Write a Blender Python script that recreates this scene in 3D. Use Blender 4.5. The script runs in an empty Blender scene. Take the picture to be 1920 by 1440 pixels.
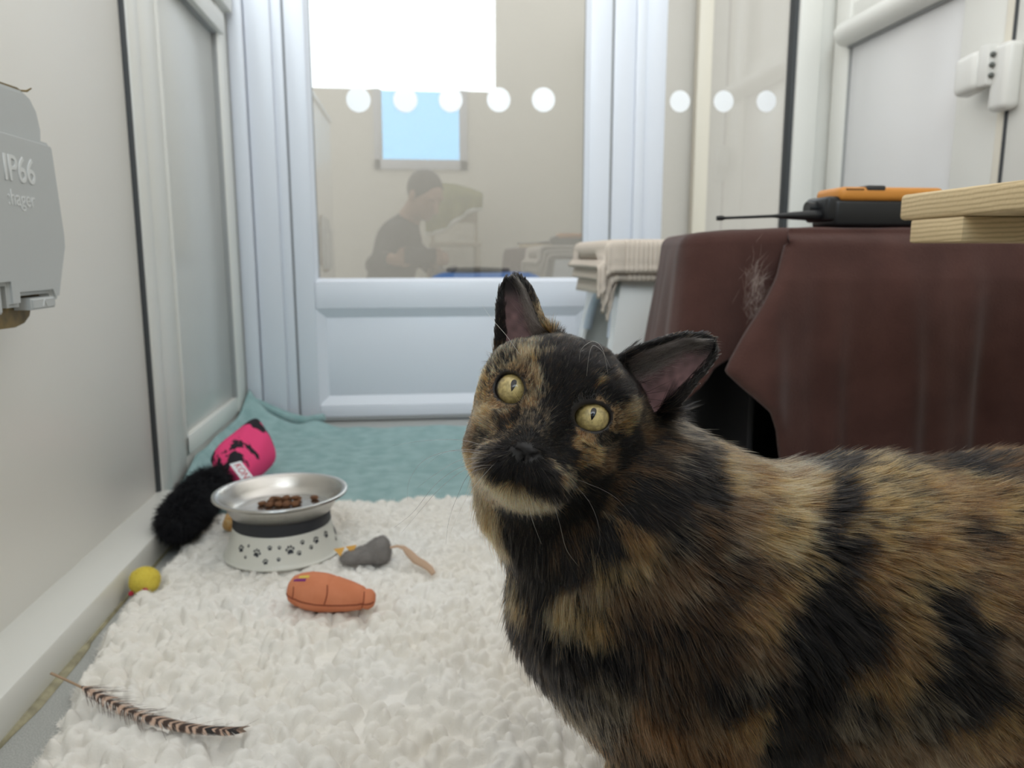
import bpy, bmesh, math, random
import numpy as np
from mathutils import Vector, Matrix
rng = np.random.default_rng(7)
random.seed(7)
S = bpy.context.scene
C = S.collection
PI = math.pi

# ------------------------------------------------------------------ camera
F = 1443.0
YAW, PIT, CH = math.radians(6.7), math.radians(9.44), 0.38
FW = np.array([math.sin(YAW)*math.cos(PIT), math.cos(YAW)*math.cos(PIT), -math.sin(PIT)])
RT = np.array([math.cos(YAW), -math.sin(YAW), 0.0])
UP = np.cross(RT, FW)
EYE = np.array([0, 0, CH])
def ray(px, py): return FW + RT*(px-960)/F - UP*(py-720)/F
def at(px, py, d): return EYE + ray(px, py)*d
def onz(px, py, z): d = ray(px, py); return EYE + d*(z-CH)/d[2]
def ony(px, py, y): d = ray(px, py); return EYE + d*y/d[1]
def onx(px, py, x): d = ray(px, py); return EYE + d*x/d[0]
def proj(p):
    v = np.asarray(p)-EYE; d = v@FW
    return 960+F*(v@RT)/d, 720-F*(v@UP)/d, d
cd = bpy.data.cameras.new('camera'); cam = bpy.data.objects.new('camera', cd); C.objects.link(cam)
cd.sensor_width = 36; cd.lens = 36*F/1920; cd.clip_start = 0.01
cam.location = EYE
M3 = Matrix((RT, UP, -FW)).transposed()
cam.rotation_euler = M3.to_euler()
cd.dof.use_dof = True; cd.dof.focus_distance = 0.365; cd.dof.aperture_fstop = 13.5
S.camera = cam

# ------------------------------------------------------------------ sky light and exposure
S.view_settings.view_transform = 'Standard'; S.view_settings.look = 'None'
S.view_settings.gamma = 1; S.view_settings.exposure = 0.13
S.cycles.use_denoising = True
S.cycles.max_bounces = 7; S.cycles.diffuse_bounces = 4; S.cycles.transparent_max_bounces = 12
S.cycles.sample_clamp_indirect = 6
w = bpy.data.worlds.new('sky'); S.world = w; w.use_nodes = True
nt = w.node_tree; nt.nodes.clear()
o_ = nt.nodes.new('ShaderNodeOutputWorld'); bg = nt.nodes.new('ShaderNodeBackground')
tc = nt.nodes.new('ShaderNodeTexCoord'); dt = nt.nodes.new('ShaderNodeVectorMath'); dt.operation = 'DOT_PRODUCT'
dt.inputs[1].default_value = Vector((-0.02, -0.90, 0.42)).normalized()
mr = nt.nodes.new('ShaderNodeMapRange'); mr.interpolation_type = 'SMOOTHSTEP'
mr.inputs[1].default_value = 0.86; mr.inputs[2].default_value = 0.95; mr.inputs[3].default_value = 0.0; mr.inputs[4].default_value = 1.0
st = nt.nodes.new('ShaderNodeMapRange'); st.inputs[3].default_value = 0.98; st.inputs[4].default_value = 5.2
cm = nt.nodes.new('ShaderNodeMix'); cm.data_type = 'RGBA'
cm.inputs[6].default_value = (1.0, 0.985, 0.95, 1); cm.inputs[7].default_value = (0.86, 0.95, 1.0, 1)
L = nt.links.new
L(tc.outputs['Generated'], dt.inputs[0]); L(dt.outputs['Value'], mr.inputs[0]); L(mr.outputs[0], st.inputs[0])
L(mr.outputs[0], cm.inputs[0]); sx_ = nt.nodes.new('ShaderNodeSeparateXYZ'); L(tc.outputs['Generated'], sx_.inputs[0])      # sky strength raised to either side, added to light the side walls
sd2 = nt.nodes.new('ShaderNodeMapRange'); sd2.inputs[1].default_value = 0.25; sd2.inputs[2].default_value = 0.8; sd2.inputs[3].default_value = 1.0; sd2.inputs[4].default_value = 1.8
ab = nt.nodes.new('ShaderNodeMath'); ab.operation = 'ABSOLUTE'; L(sx_.outputs[0], ab.inputs[0]); L(ab.outputs[0], sd2.inputs[0]); ml = nt.nodes.new('ShaderNodeMath'); ml.operation = 'MULTIPLY'; L(st.outputs[0], ml.inputs[0]); L(sd2.outputs[0], ml.inputs[1])
L(cm.outputs[2], bg.inputs[0]); L(ml.outputs[0], bg.inputs[1]); L(bg.outputs[0], o_.inputs[0])
w.cycles.sampling_method = 'MANUAL'; w.cycles.sample_map_resolution = 512

# ------------------------------------------------------------------ materials
def mat(name, col, rough=0.5, metal=0.0, spec=0.5, noise=0.0, nscale=20, bump=0.0, bscale=200, coat=0, col2=None, alpha=None, stretch=None, sheen=0):
    m = bpy.data.materials.new(name); m.use_nodes = True; n = m.node_tree; b = n.nodes['Principled BSDF']
    b.inputs['Base Color'].default_value = (*col, 1); b.inputs['Roughness'].default_value = rough
    b.inputs['Metallic'].default_value = metal; b.inputs['Specular IOR Level'].default_value = spec
    b.inputs['Coat Weight'].default_value = coat; b.inputs['Sheen Weight'].default_value = sheen
    t = n.nodes.new('ShaderNodeTexCoord'); mp = n.nodes.new('ShaderNodeMapping'); n.links.new(t.outputs['Object'], mp.inputs[0])
    if stretch: mp.inputs['Scale'].default_value = stretch
    if noise > 0 or col2:
        x = n.nodes.new('ShaderNodeTexNoise'); x.inputs['Scale'].default_value = nscale; x.inputs['Detail'].default_value = 5
        n.links.new(mp.outputs[0], x.inputs['Vector'])
        r = n.nodes.new('ShaderNodeMapRange'); r.inputs[1].default_value = 0.35; r.inputs[2].default_value = 0.65
        n.links.new(x.outputs['Fac'], r.inputs[0])
        k = n.nodes.new('ShaderNodeMix'); k.data_type = 'RGBA'
        c2 = col2 if col2 else tuple(max(0, c*(1-noise)) for c in col)
        k.inputs[6].default_value = (*col, 1); k.inputs[7].default_value = (*c2, 1)
        n.links.new(r.outputs[0], k.inputs[0]); n.links.new(k.outputs[2], b.inputs['Base Color'])
    if bump > 0:
        x = n.nodes.new('ShaderNodeTexNoise'); x.inputs['Scale'].default_value = bscale; x.inputs['Detail'].default_value = 4
        n.links.new(mp.outputs[0], x.inputs['Vector'])
        bp = n.nodes.new('ShaderNodeBump'); bp.inputs['Strength'].default_value = bump; bp.inputs['Distance'].default_value = 0.002
        n.links.new(x.outputs['Fac'], bp.inputs['Height']); n.links.new(bp.outputs[0], b.inputs['Normal'])
    return m
def glass(name, refl, tint=(1, 1, 1)):
    m = bpy.data.materials.new(name); m.use_nodes = True; n = m.node_tree; n.nodes.clear()
    o = n.nodes.new('ShaderNodeOutputMaterial'); mx = n.nodes.new('ShaderNodeMixShader'); tr = n.nodes.new('ShaderNodeBsdfTransparent'); g = n.nodes.new('ShaderNodeBsdfGlossy')
    tr.inputs[0].default_value = (*tint, 1); g.inputs['Roughness'].default_value = 0.0
    fr = n.nodes.new('ShaderNodeFresnel'); fr.inputs[0].default_value = 1.5
    mu = n.nodes.new('ShaderNodeMath'); mu.operation = 'MULTIPLY'; mu.inputs[1].default_value = refl; mu.use_clamp = True
    n.links.new(fr.outputs[0], mu.inputs[0]); n.links.new(mu.outputs[0], mx.inputs[0])
    n.links.new(tr.outputs[0], mx.inputs[1]); n.links.new(g.outputs[0], mx.inputs[2]); n.links.new(mx.outputs[0], o.inputs[0])
    return m

M = {}
M['upvc'] = mat('white_upvc', (0.72, 0.75, 0.815), 0.28)
M['upvc_warm'] = mat('cream_upvc', (0.78, 0.78, 0.74), 0.32)
M['panel'] = mat('cream_panel', (0.84, 0.82, 0.775), 0.36)
M['panel2'] = mat('grey_panel', (0.62, 0.63, 0.61), 0.25)
M['gasket'] = mat('dark_gasket', (0.05, 0.055, 0.06), 0.6)
M['gasket2'] = mat('grey_gasket', (0.33, 0.34, 0.34), 0.6)
M['floor'] = mat('speckled_vinyl', (0.50, 0.51, 0.49), 0.45, noise=0.35, nscale=900)
M['hall'] = mat('beige_wall_paint', (0.32, 0.30, 0.265), 0.7)
M['glass'] = glass('clear_glazing', 5.2)
M['glass2'] = glass('side_glazing', 1.4)
M['dot'] = mat('frosted_film', (0.93, 0.95, 0.97), 0.6)
M['silicone'] = mat('yellowed_silicone', (0.42, 0.38, 0.24), 0.5, noise=0.5, nscale=60)

# ------------------------------------------------------------------ mesh helpers
def mesh_obj(name, v, f, m, parent=None, smooth=True):
    me = bpy.data.meshes.new(name); me.from_pydata([tuple(map(float, p)) for p in v], [], [tuple(map(int, q)) for q in f]); me.update()
    if m: me.materials.append(m)
    o = bpy.data.objects.new(name, me); C.objects.link(o)
    if smooth: me.shade_smooth()
    if parent: o.parent = parent; o.matrix_parent_inverse = parent_inv(parent)
    return o
def parent_inv(p):
    mw = Matrix.LocRotScale(p.location, p.rotation_euler, p.scale)
    q = p.parent
    while q is not None:
        mw = Matrix.LocRotScale(q.location, q.rotation_euler, q.scale) @ q.matrix_parent_inverse.inverted() @ mw if False else mw
        q = None
    return mw.inverted()
def bm_obj(name, bm, m, parent=None, smooth=True, angle=40):
    me = bpy.data.meshes.new(name); bm.normal_update(); bm.to_mesh(me); bm.free()
    if m: me.materials.append(m)
    o = bpy.data.objects.new(name, me); C.objects.link(o)
    if smooth:
        me.shade_smooth()
        try: me.set_sharp_from_angle(angle=math.radians(angle))
        except Exception: pass
    if parent: o.parent = parent; o.matrix_parent_inverse = parent_inv(parent)
    return o
def bbox(bm, lo, hi, bev=0.0, seg=2, mat4=None):
    lo = Vector(lo); hi = Vector(hi)
    r = bmesh.ops.create_cube(bm, size=1)
    vs = r['verts']
    for v in vs: v.co = Vector((lo[i] + (v.co[i]+0.5)*(hi[i]-lo[i]) for i in range(3)))
    if bev > 0:
        es = list({e for v in vs for e in v.link_edges})
        rr = bmesh.ops.bevel(bm, geom=es, offset=bev, segments=seg, affect='EDGES', profile=0.5)
        vs = list({v for f in rr['faces'] for v in f.verts} | {v for v in vs if v.is_valid})
    if mat4 is not None: bmesh.ops.transform(bm, matrix=mat4, verts=vs)
    return vs
def box(name, lo, hi, m, parent=None, bev=0.001, seg=2, mat4=None):
    bm = bmesh.new(); bbox(bm, lo, hi, bev, seg, mat4); return bm_obj(name, bm, m, parent)
def boxes(name, lst, m, parent=None, bev=0.001, seg=2):
    bm = bmesh.new()
    for lo, hi in lst: bbox(bm, lo, hi, bev, seg)
    return bm_obj(name, bm, m, parent)
def lathe(bm, prof, n=64, cx=0, cy=0, cz=0):
    rings = []
    for r, z in prof:
        if r < 1e-6: rings.append([bm.verts.new((cx, cy, cz+z))])
        else: rings.append([bm.verts.new((cx+r*math.cos(2*PI*k/n), cy+r*math.sin(2*PI*k/n), cz+z)) for k in range(n)])
    for a, b in zip(rings, rings[1:]):
        for k in range(n):
            k2 = (k+1) % n
            if len(a) == 1 and len(b) == 1: continue
            if len(a) == 1: bm.faces.new((a[0], b[k2], b[k]))
            elif len(b) == 1: bm.faces.new((a[k], a[k2], b[0]))
            else: bm.faces.new((a[k], a[k2], b[k2], b[k]))
def tube(bm, pts, rad, n=10, flat=1.0, cap=True):
    pts = [Vector(p) for p in pts]; rad = rad if hasattr(rad, '__len__') else [rad]*len(pts)
    t = (pts[1]-pts[0]).normalized(); a = t.orthogonal().normalized(); rings = []
    for i, p in enumerate(pts):
        t2 = (pts[min(i+1, len(pts)-1)]-pts[max(i-1, 0)]).normalized()
        a = (a - t2*a.dot(t2)).normalized(); b = t2.cross(a)
        rings.append([bm.verts.new(p + (a*math.cos(2*PI*k/n) + b*math.sin(2*PI*k/n)*flat)*rad[i]) for k in range(n)])
    for A, B in zip(rings, rings[1:]):
        for k in range(n): bm.faces.new((A[k], A[(k+1) % n], B[(k+1) % n], B[k]))
    if cap: bm.faces.new(rings[0][::-1]); bm.faces.new(rings[-1])
def empty(name, loc, label=None, cat=None, group=None):
    o = bpy.data.objects.new(name, None); C.objects.link(o); o.location = loc; o.empty_display_size = 0.01
    if label: o['label'] = label; o['category'] = cat
    if group: o['group'] = group
    return o
def tag(o, label, cat, group=None, kind=None):
    o['label'] = label; o['category'] = cat
    if group: o['group'] = group
    if kind: o['kind'] = kind
    return o
def struct(o, label=None):
    o['kind'] = 'structure'
    if label: o['label'] = label
    return o
def join_text(name, body, size, m, parent, mat4, ext=0.0006, bev=0.0, align='CENTER'):
    cu = bpy.data.curves.new(name, 'FONT'); cu.body = body; cu.size = size; cu.extrude = ext; cu.align_x = align; cu.align_y = 'CENTER'; cu.bevel_depth = bev
    cu.resolution_u = 4
    t = bpy.data.objects.new(name, cu); C.objects.link(t)
    dg = bpy.context.evaluated_depsgraph_get(); me = bpy.data.meshes.new_from_object(t.evaluated_get(dg))
    bpy.data.objects.remove(t); me.transform(mat4); me.materials.clear(); me.materials.append(m)
    o = bpy.data.objects.new(name, me); C.objects.link(o)
    if parent: o.parent = parent; o.matrix_parent_inverse = parent_inv(parent)
    return o
def vnoise(p, scale, seed=0):
    """smooth value noise on an (n,3) array"""
    q = np.asarray(p)*scale + seed*17.31; i = np.floor(q).astype(np.int64); fr = q-i; fr = fr*fr*(3-2*fr)
    def h(a, b, c):
        x = (a*374761393 + b*668265263 + c*2147483647 + seed*144269) & 0xffffffff
        x = ((x ^ (x >> 13))*1274126177) & 0xffffffff
        return ((x ^ (x >> 16)) & 0xffffff)/float(0xffffff)
    r = 0
    for a in (0, 1):
        for b in (0, 1):
            for c in (0, 1):
                wgt = (fr[:, 0] if a else 1-fr[:, 0])*(fr[:, 1] if b else 1-fr[:, 1])*(fr[:, 2] if c else 1-fr[:, 2])
                r = r + wgt*h(i[:, 0]+a, i[:, 1]+b, i[:, 2]+c)
    return r

# ------------------------------------------------------------------ the room
D = 1.787; XL, XR = -0.39, 0.95
struct(box('floor', (-1.1, -1.1, -0.05), (2.6, 3.6, 0), M['floor'], bev=0))
# left wall: near section with the cream panel, far section with the grey panel
struct(box('wall_left', (XL-0.09, -0.10, 0), (XL-0.012, D+0.05, 0.99), M['upvc_warm'], bev=0))
p = struct(box('trim_1', (XL-0.012, -0.10, 0.026), (XL-0.004, 1.150, 0.97), M['panel'], bev=0.002)); p['label'] = 'large cream panel of the left wall'
p = struct(boxes('trim_2', [((XL-0.013, -0.10, 0.019), (XL+0.001, 1.157, 0.026)), ((XL-0.013, 1.150, 0.019), (XL+0.001, 1.157, 0.97))], M['gasket'], bev=0.0005))
p = struct(boxes('trim_3', [((XL-0.02, 1.157, 0.0), (XL+0.004, 1.200, 0.99)), ((XL-0.02, 1.200, 0.0), (XL-0.003, 1.300, 0.99)),
     ((XL-0.02, -0.10, 0.97), (XL+0.004, 1.16, 0.99))], M['upvc_warm'], bev=0.002))
# far door of the left wall
p = struct(boxes('door_3', [((XL-0.02, 1.300, 0.05), (XL-0.001, 1.312, 0.845)), ((XL-0.02, 1.300, 0.05), (XL-0.001, D-0.125, 0.084)), ((XL-0.02, 1.300, 0.815), (XL+0.010, D-0.10, 0.855)),
     ((XL-0.02, D-0.118, 0.05), (XL+0.0, D-0.045, 0.99)), ((XL-0.02, 1.300, 0.872), (XL+0.016, D-0.045, 0.92))], M['upvc_warm'], bev=0.003))
pp = box('door_panel', (XL-0.02, 1.312, 0.084), (XL-0.010, D-0.125, 0.815), M['panel2'], p)
pp = boxes('gasket', [((XL-0.02, D-0.125, 0.084), (XL-0.002, D-0.118, 0.82)), ((XL-0.02, 1.31, 0.811), (XL-0.002, D-0.12, 0.816)), ((XL-0.02, D-0.045, 0.03), (XL+0.0, D-0.036, 0.9))], M['gasket2'], p, bev=0.0004)
struct(box('trim_4', (XL-0.02, 1.157, 0.0), (XL-0.005, D, 0.052), M['upvc_warm'], bev=0.001))
struct(box('baseboard_left', (-0.395, -0.10, 0), (-0.335, 1.16, 0.036), M['upvc_warm'], bev=0.003))
# yellowed silicone bead at the foot of the kerb
v = []; f = []
ys = np.linspace(-0.1, 1.16, 160)
for i, y in enumerate(ys):
    wd = 0.0016 + 0.006*float(vnoise(np.array([[y*14, 0, 0]]), 1, 3)[0])**2*(1.6 if y < 0.75 else 0.7)
    v += [(-0.336, y, 0.004), (-0.335+wd*0.6, y, 0.003), (-0.335+wd, y, 0.0004)]
    if i: a = 3*i; f += [(a-3, a, a+1, a-2), (a-2, a+1, a+2, a-1)]
struct(mesh_obj('trim_5', v, f, M['silicone']))

# back wall: corner frame, glazed door, side light
def frame_x(name, xs, z0, z1, m, dep=(D-0.03, D+0.03)):
    return struct(boxes(name, [((a, y0, z0), (b, y1, z1)) for a, b, y0, y1 in xs], m, bev=0.0025))
frame_x('trim_6', [(XL, XL+0.030, D-0.035, D+0.03), (XL+0.032, XL+0.085, D-0.022, D+0.03), (XL+0.085, XL+0.107, D-0.014, D+0.03)], 0.0, 1.5, M['upvc'])
door = struct(boxes('door_1', [((-0.279, D-0.010, 0.012), (-0.236, D+0.04, 1.5)), ((0.384, D-0.010, 0.012), (0.434, D+0.04, 1.5)),
      ((-0.236, D-0.010, 0.262), (0.384, D+0.04, 0.322)), ((-0.236, D-0.010, 0.012), (0.384, D+0.04, 0.040))], M['upvc'], bev=0.003))
# sloped glazing beads
def bead(name, x0, x1, z0, z1, wd, yf, yb, m, parent):
    O = [(x0, z0), (x1, z0), (x1, z1), (x0, z1)]; I = [(x0+wd, z0+wd), (x1-wd, z0+wd), (x1-wd, z1-wd), (x0+wd, z1-wd)]
    v = [(x, yf, z) for x, z in O] + [(x, yf+0.003, z) for x, z in O]*0 + [(x, yb, z) for x, z in I]
    f = [(i, (i+1) % 4, 4+(i+1) % 4, 4+i) for i in range(4)]
    return mesh_obj(name, v, f, m, parent, smooth=False)
bead('glazing_bead', -0.2365, 0.3845, 0.3215, 1.52, 0.009, D-0.010, D+0.002, M['upvc'], door)
bead('panel_bead', -0.2365, 0.3845, 0.0395, 0.2625, 0.022, D-0.010, D+0.004, M['upvc'], door)
box('door_panel', (-0.215, D+0.0035, 0.060), (0.363, D+0.02, 0.242), M['upvc'], door, bev=0.001)
boxes('gasket', [((0.3752, D+0.0015, 0.330), (0.3785, D+0.012, 1.5)), ((-0.2285, D+0.0015, 0.330), (-0.2265, D+0.012, 1.5)), ((-0.282, D-0.006, 0.0), (-0.2795, D+0.02, 1.5)),
     ((0.4345, D-0.006, 0.0), (0.438, D+0.02, 1.5)), ((-0.28, D-0.008, 0.004), (0.436, D+0.02, 0.0118))], M['gasket2'], door, bev=0.0003)
g = struct(box('window_1', (-0.232, D+0.004, 0.325), (0.380, D+0.008, 1.5), M['glass'], bev=0))
dots = []
def dot(x, z, r, yy):
    bm = bmesh.new(); bmesh.ops.create_circle(bm, cap_ends=True, radius=r, segments=40)
    bmesh.ops.transform(bm, matrix=Matrix.Translation((x, yy, z)) @ Matrix.Rotation(PI/2, 4, 'X'), verts=bm.verts)
    return bm
for k, px in enumerate((672, 760, 845, 935, 1019)):
    q = ony(px, 187, D+0.0035); o = bm_obj('safety_dot', dot(q[0], q[2], 0.0265, D+0.0037), M['dot'], None, smooth=False)
    tag(o, ['leftmost round white safety dot on the back door glass', 'second round white dot from the left on the door glass', 'middle round white dot on the back door glass',
            'fourth round white dot from the left on the door glass', 'rightmost round white dot on the back door glass'][k], 'sticker', 'round safety dots on the glass')
# side light
frame_x('trim_7', [(0.440, 0.490, D-0.004, D+0.04), (0.490, 0.512, D-0.012, D+0.04), (0.512, 0.562, D-0.004, D+0.04)], 0.0, 1.5, M['upvc'])
g = struct(box('window_2', (0.560, D+0.006, 0.06), (0.860, D+0.010, 1.5), M['glass2'], bev=0))
frame_x('trim_8', [(0.560, 0.866, D-0.004, D+0.04)], 0.0, 0.12, M['upvc'])
struct(box('trim_9', (0.858, D-0.012, 0.0), (0.866, D+0.02, 1.5), M['gasket'], bev=0.0005))
frame_x('trim_10', [(0.866, 0.918, D-0.022, D+0.04), (0.918, XR+0.02, D-0.006, D+0.04)], 0.0, 1.5, M['upvc_warm'])
for k, px in enumerate((1275, 1357, 1437)):  # left and middle discs are reflections of a dot, painted in as white discs
    q = ony(px, 190, D+0.0055); o = bm_obj('safety_dot', dot(q[0], q[2], 0.0240, D+0.0057), M['dot'], None, smooth=False)
    tag(o, ['left round white dot on the narrow side window', 'middle round white dot on the narrow side window', 'right round white dot on the narrow side window'][k], 'sticker', 'round safety dots on the glass')

# right wall
struct(box('wall_right', (XR+0.02, -1.0, 0), (XR+0.09, D+0.05, 1.6), M['upvc_warm'], bev=0))
rd = struct(boxes('door_2', [((XR, 1.705, 0.03), (XR+0.03, D-0.02, 1.3)), ((XR, 1.222, 0.03), (XR+0.03, 1.330, 1.3)),
      ((XR+0.004, 1.33, 0.03), (XR+0.03, 1.705, 0.10)), ((XR+0.006, 1.33, 0.870), (XR+0.03, 1.705, 0.93))], M['upvc_warm'], bev=0.003))
bm = bmesh.new()   # bull-nosed moulding over the panel
n = 12
for i, y in enumerate((1.235, 1.715)):
    pass
prof = [(XR-0.002-0.030*math.sin(a)**0.9, 0.838+0.052*(1-math.cos(a))/2) for a in np.linspace(0.0, PI, n)]
A = [bm.verts.new((x, 1.235, z)) for x, z in prof]; B = [bm.verts.new((x, 1.712, z)) for x, z in prof]
for i in range(n-1): bm.faces.new((A[i], B[i], B[i+1], A[i+1]))
bm.faces.new(A); bm.faces.new(B[::-1])
bm_obj('panel_moulding', bm, M['upvc_warm'], rd)
box('door_panel', (XR+0.008, 1.320, 0.09), (XR+0.014, 1.712, 0.86), mat('pale_door_panel', (0.76, 0.76, 0.76), 0.22), rd)
boxes('gasket', [((XR+0.004, 1.700, 0.09), (XR+0.010, 1.706, 0.86)), ((XR-0.001, 1.327, 0.834), (XR+0.010, 1.706, 0.8385))], M['gasket2'], rd, bev=0.0003)
struct(box('trim_11', (XR-0.0055, 1.1935, 0.0), (XR+0.012, 1.2005, 1.5), M['gasket'], bev=0.0003))
struct(box('trim_12', (XR-0.002, 1.2045, 0.0), (XR+0.03, 1.222, 1.5), mat('cream_edge', (0.80, 0.76, 0.66), 0.4), bev=0.001))
struct(box('trim_13', (XR-0.004, -1.0, 0.0), (XR+0.03, 1.200, 1.5), M['upvc_warm'], bev=0.001))

# corridor seen through the glazing
struct(box('wall_back', (-1.1, 3.25, 0), (2.6, 3.30, 2.4), M['hall'], bev=0))
struct(boxes('trim_14', [((0.74, 3.18, 0), (0.82, 3.25, 2.0)), ((1.14, 3.20, 0), (1.20, 3.25, 2.0))], mat('hall_frame', (0.42, 0.39, 0.32), 0.5), bev=0.004))

# rear wall behind the photographer, with the window the glass mirrors
YR = -0.93
rw = [((-1.1, YR-0.06, 0), (-0.20, YR, 1.29)), ((0.235, YR-0.06, 0), (XR+0.05, YR, 1.29)), ((-0.20, YR-0.06, 0), (0.235, YR, 0.905)), ((0.44, YR-0.06, 1.29), (XR+0.05, YR, 2.3)),
      ((-1.1, YR-0.06, 2.15), (0.44, YR, 2.3))]
struct(boxes('wall_rear', rw, mat('rear_cream', (0.88, 0.86, 0.78), 0.5), bev=0))
struct(boxes('window_3', [((-0.245, YR-0.02, 0.86), (0.275, YR+0.02, 0.915)), ((-0.245, YR-0.02, 0.86), (-0.207, YR+0.02, 1.29)), ((0.231, YR-0.02, 0.86), (0.275, YR+0.02, 1.29))], M['upvc'], bev=0.003))
tg_ = bpy.data.materials.new('blue_tinted_pane'); tg_.use_nodes = True; n_ = tg_.node_tree; n_.nodes.clear(); a_ = n_.nodes.new('ShaderNodeOutputMaterial'); b_ = n_.nodes.new('ShaderNodeBsdfTransparent')
b_.inputs[0].default_value = (0.42, 0.60, 0.72, 1); n_.links.new(b_.outputs[0], a_.inputs[0])
struct(box('window_4', (-0.207, YR-0.012, 0.915), (0.231, YR-0.006, 1.285), tg_, bev=0))
struct(box('wall_side', (-1.15, YR, 0), (-1.1, 0.0, 1.2), mat('side_cream', (0.66, 0.64, 0.57), 0.5), bev=0))
# ------------------------------------------------------------------ the cat: one continuous body surface grown from a distance field
CM = 0.01
def nrm(v): v = np.asarray(v, float); return v/np.linalg.norm(v, axis=-1, keepdims=True)
HO = at(1031, 753, 0.366)                      # point between the eyes
vd = nrm(HO-EYE)
ROLL = math.radians(19.1)
rx = nrm(RT - vd*(RT@vd)); ux = np.cross(rx, vd)
if ux@UP < 0: ux = -ux
HX = rx*math.cos(ROLL) - ux*math.sin(ROLL); HY = rx*math.sin(ROLL) + ux*math.cos(ROLL); HZ = -vd
def rotv(v, ax, a): return v*math.cos(a) + np.cross(ax, v)*math.sin(a) + ax*(ax@v)*(1-math.cos(a))
ya, pa = math.radians(-9.0), math.radians(-4.0)
HX, HZ = rotv(HX, HY, ya), rotv(HZ, HY, ya)
HY, HZ = rotv(HY, HX, pa), rotv(HZ, HX, pa)
HM = np.stack([HX, HY, HZ])                    # rows: head axes in world
def hw(p): return HO + (np.asarray(p, float)*CM)@HM       # head cm -> world
def hl(P): return ((P-HO)@HM.T)/CM                        # world -> head cm

def axis(lo, hi, flo, fhi, fine, coarse):
    a = np.arange(lo, flo, coarse); b = np.arange(flo, fhi, fine); c = np.arange(fhi, hi, coarse)
    return np.concatenate([a, b, c]).astype(np.float32)
GX = axis(-0.09, 0.86, -0.058, 0.150, 0.0013, 0.005)
GY = axis(0.24, 0.66, 0.275, 0.462, 0.0013, 0.005)
GZ = axis(-0.01, 0.42, 0.245, 0.395, 0.0013, 0.005)
FLD = np.full((len(GX), len(GY), len(GZ)), 0.08, np.float32)
def slab(lo, hi):
    s = []
    for g, a, b in zip((GX, GY, GZ), lo, hi):
        i0 = max(0, int(np.searchsorted(g, a))-1); i1 = min(len(g), int(np.searchsorted(g, b))+1)
        s.append(slice(i0, max(i1, i0+1)))
    P = np.stack(np.meshgrid(GX[s[0]], GY[s[1]], GZ[s[2]], indexing='ij'), -1)
    return tuple(s), P
def smin(a, b, k): h = np.clip(0.5+0.5*(b-a)/k, 0, 1); return b*(1-h)+a*h-k*h*(1-h)
def smax(a, b, k): return -smin(-a, -b, k)
def add_ell(c, r, R=None, k=0.01, sub=False):
    c = np.asarray(c, float); r = np.asarray(r, float); e = max(r)+k+0.006
    s, P = slab(c-e, c+e); q = P-c.astype(np.float32)
    if R is not None: q = q@np.asarray(R, np.float32).T
    q0 = q/r.astype(np.float32); k0 = np.linalg.norm(q0, axis=-1); k1 = np.linalg.norm(q0/r.astype(np.float32), axis=-1)+1e-9
    d = k0*(k0-1)/k1
    FLD[s] = smax(FLD[s], -d, k) if sub else smin(FLD[s], d, k)
def hell(c, r, k=0.6, sub=False): add_ell(hw(c), np.asarray(r)*CM, HM, k*CM, sub)
def add_cone(a, b, r1, r2, k=0.01):
    a = np.asarray(a, float); b = np.asarray(b, float); m = max(r1, r2)+k+0.006
    s, P = slab(np.minimum(a, b)-m, np.maximum(a, b)+m)
    ba = (b-a).astype(np.float32); h = np.clip(((P-a.astype(np.float32))@ba)/float(ba@ba), 0, 1)
    d = np.linalg.norm(P-a.astype(np.float32)-h[..., None]*ba, axis=-1) - (r1+(r2-r1)*h)
    FLD[s] = smin(FLD[s], d, k)
def hcone(a, b, r1, r2, k=0.5): add_cone(hw(a), hw(b), r1*CM, r2*CM, k*CM)

# trunk
T = dict(n0=hw((-0.1, -1.1, -5.6)), n1=at(1195, 1020, 0.428), ch=at(1152, 1125, 0.430), ch2=at(1185, 1230, 0.425), sh=at(1390, 1130, 0.428),
         t1=at(1600, 1142, 0.432), t2=at(1900, 1150, 0.440), t3=at(2300, 1160, 0.455), hp=at(2640, 1150, 0.475))
add_cone(T['n0'], T['n1'], 0.040, 0.047, 0.02)
add_cone(T['n1'], T['ch'], 0.046, 0.049, 0.02)
add_cone(T['ch'], T['ch2'], 0.049, 0.041, 0.02)
add_cone(T['n1'], T['sh'], 0.047, 0.060, 0.025)
add_cone(T['sh'], T['t1'], 0.060, 0.074, 0.03)
add_cone(T['t1'], T['t2'], 0.074, 0.079, 0.03)
add_cone(T['t2'], T['t3'], 0.079, 0.078, 0.03)
add_cone(hw((1.2, -1.6, -5.8)), at(1400, 1055, 0.435), 0.030, 0.038, 0.03)
add_cone(at(1330, 1250, 0.43), at(1750, 1290, 0.435), 0.047, 0.046, 0.02)
add_cone(T['t3'], T['hp'], 0.075, 0.066, 0.03)
GROUND = 0.021
def leg(top, ellow, foot, r0, r1, r2):
    add_cone(top, ellow, r0, r1, 0.02); add_cone(ellow, foot, r1, r2, 0.012)
    paw = foot + np.array([-0.012, 0.0, -0.002])
    add_ell(paw, (0.023, 0.016, 0.013), None, 0.008)
    for j in (-1.5, -0.5, 0.5, 1.5): add_ell(paw+np.array([-0.016-0.002*(1.5-abs(j)), 0.008*j, -0.003]), (0.009, 0.0052, 0.008), None, 0.003)
f1 = at(1235, 1400, 0.405); f2 = at(1300, 1400, 0.455)
leg(at(1300, 1200, 0.400), f1+np.array([0.008, 0, -0.02]), np.array([f1[0]-0.004, f1[1], GROUND+0.016]), 0.043, 0.029, 0.014)
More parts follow.
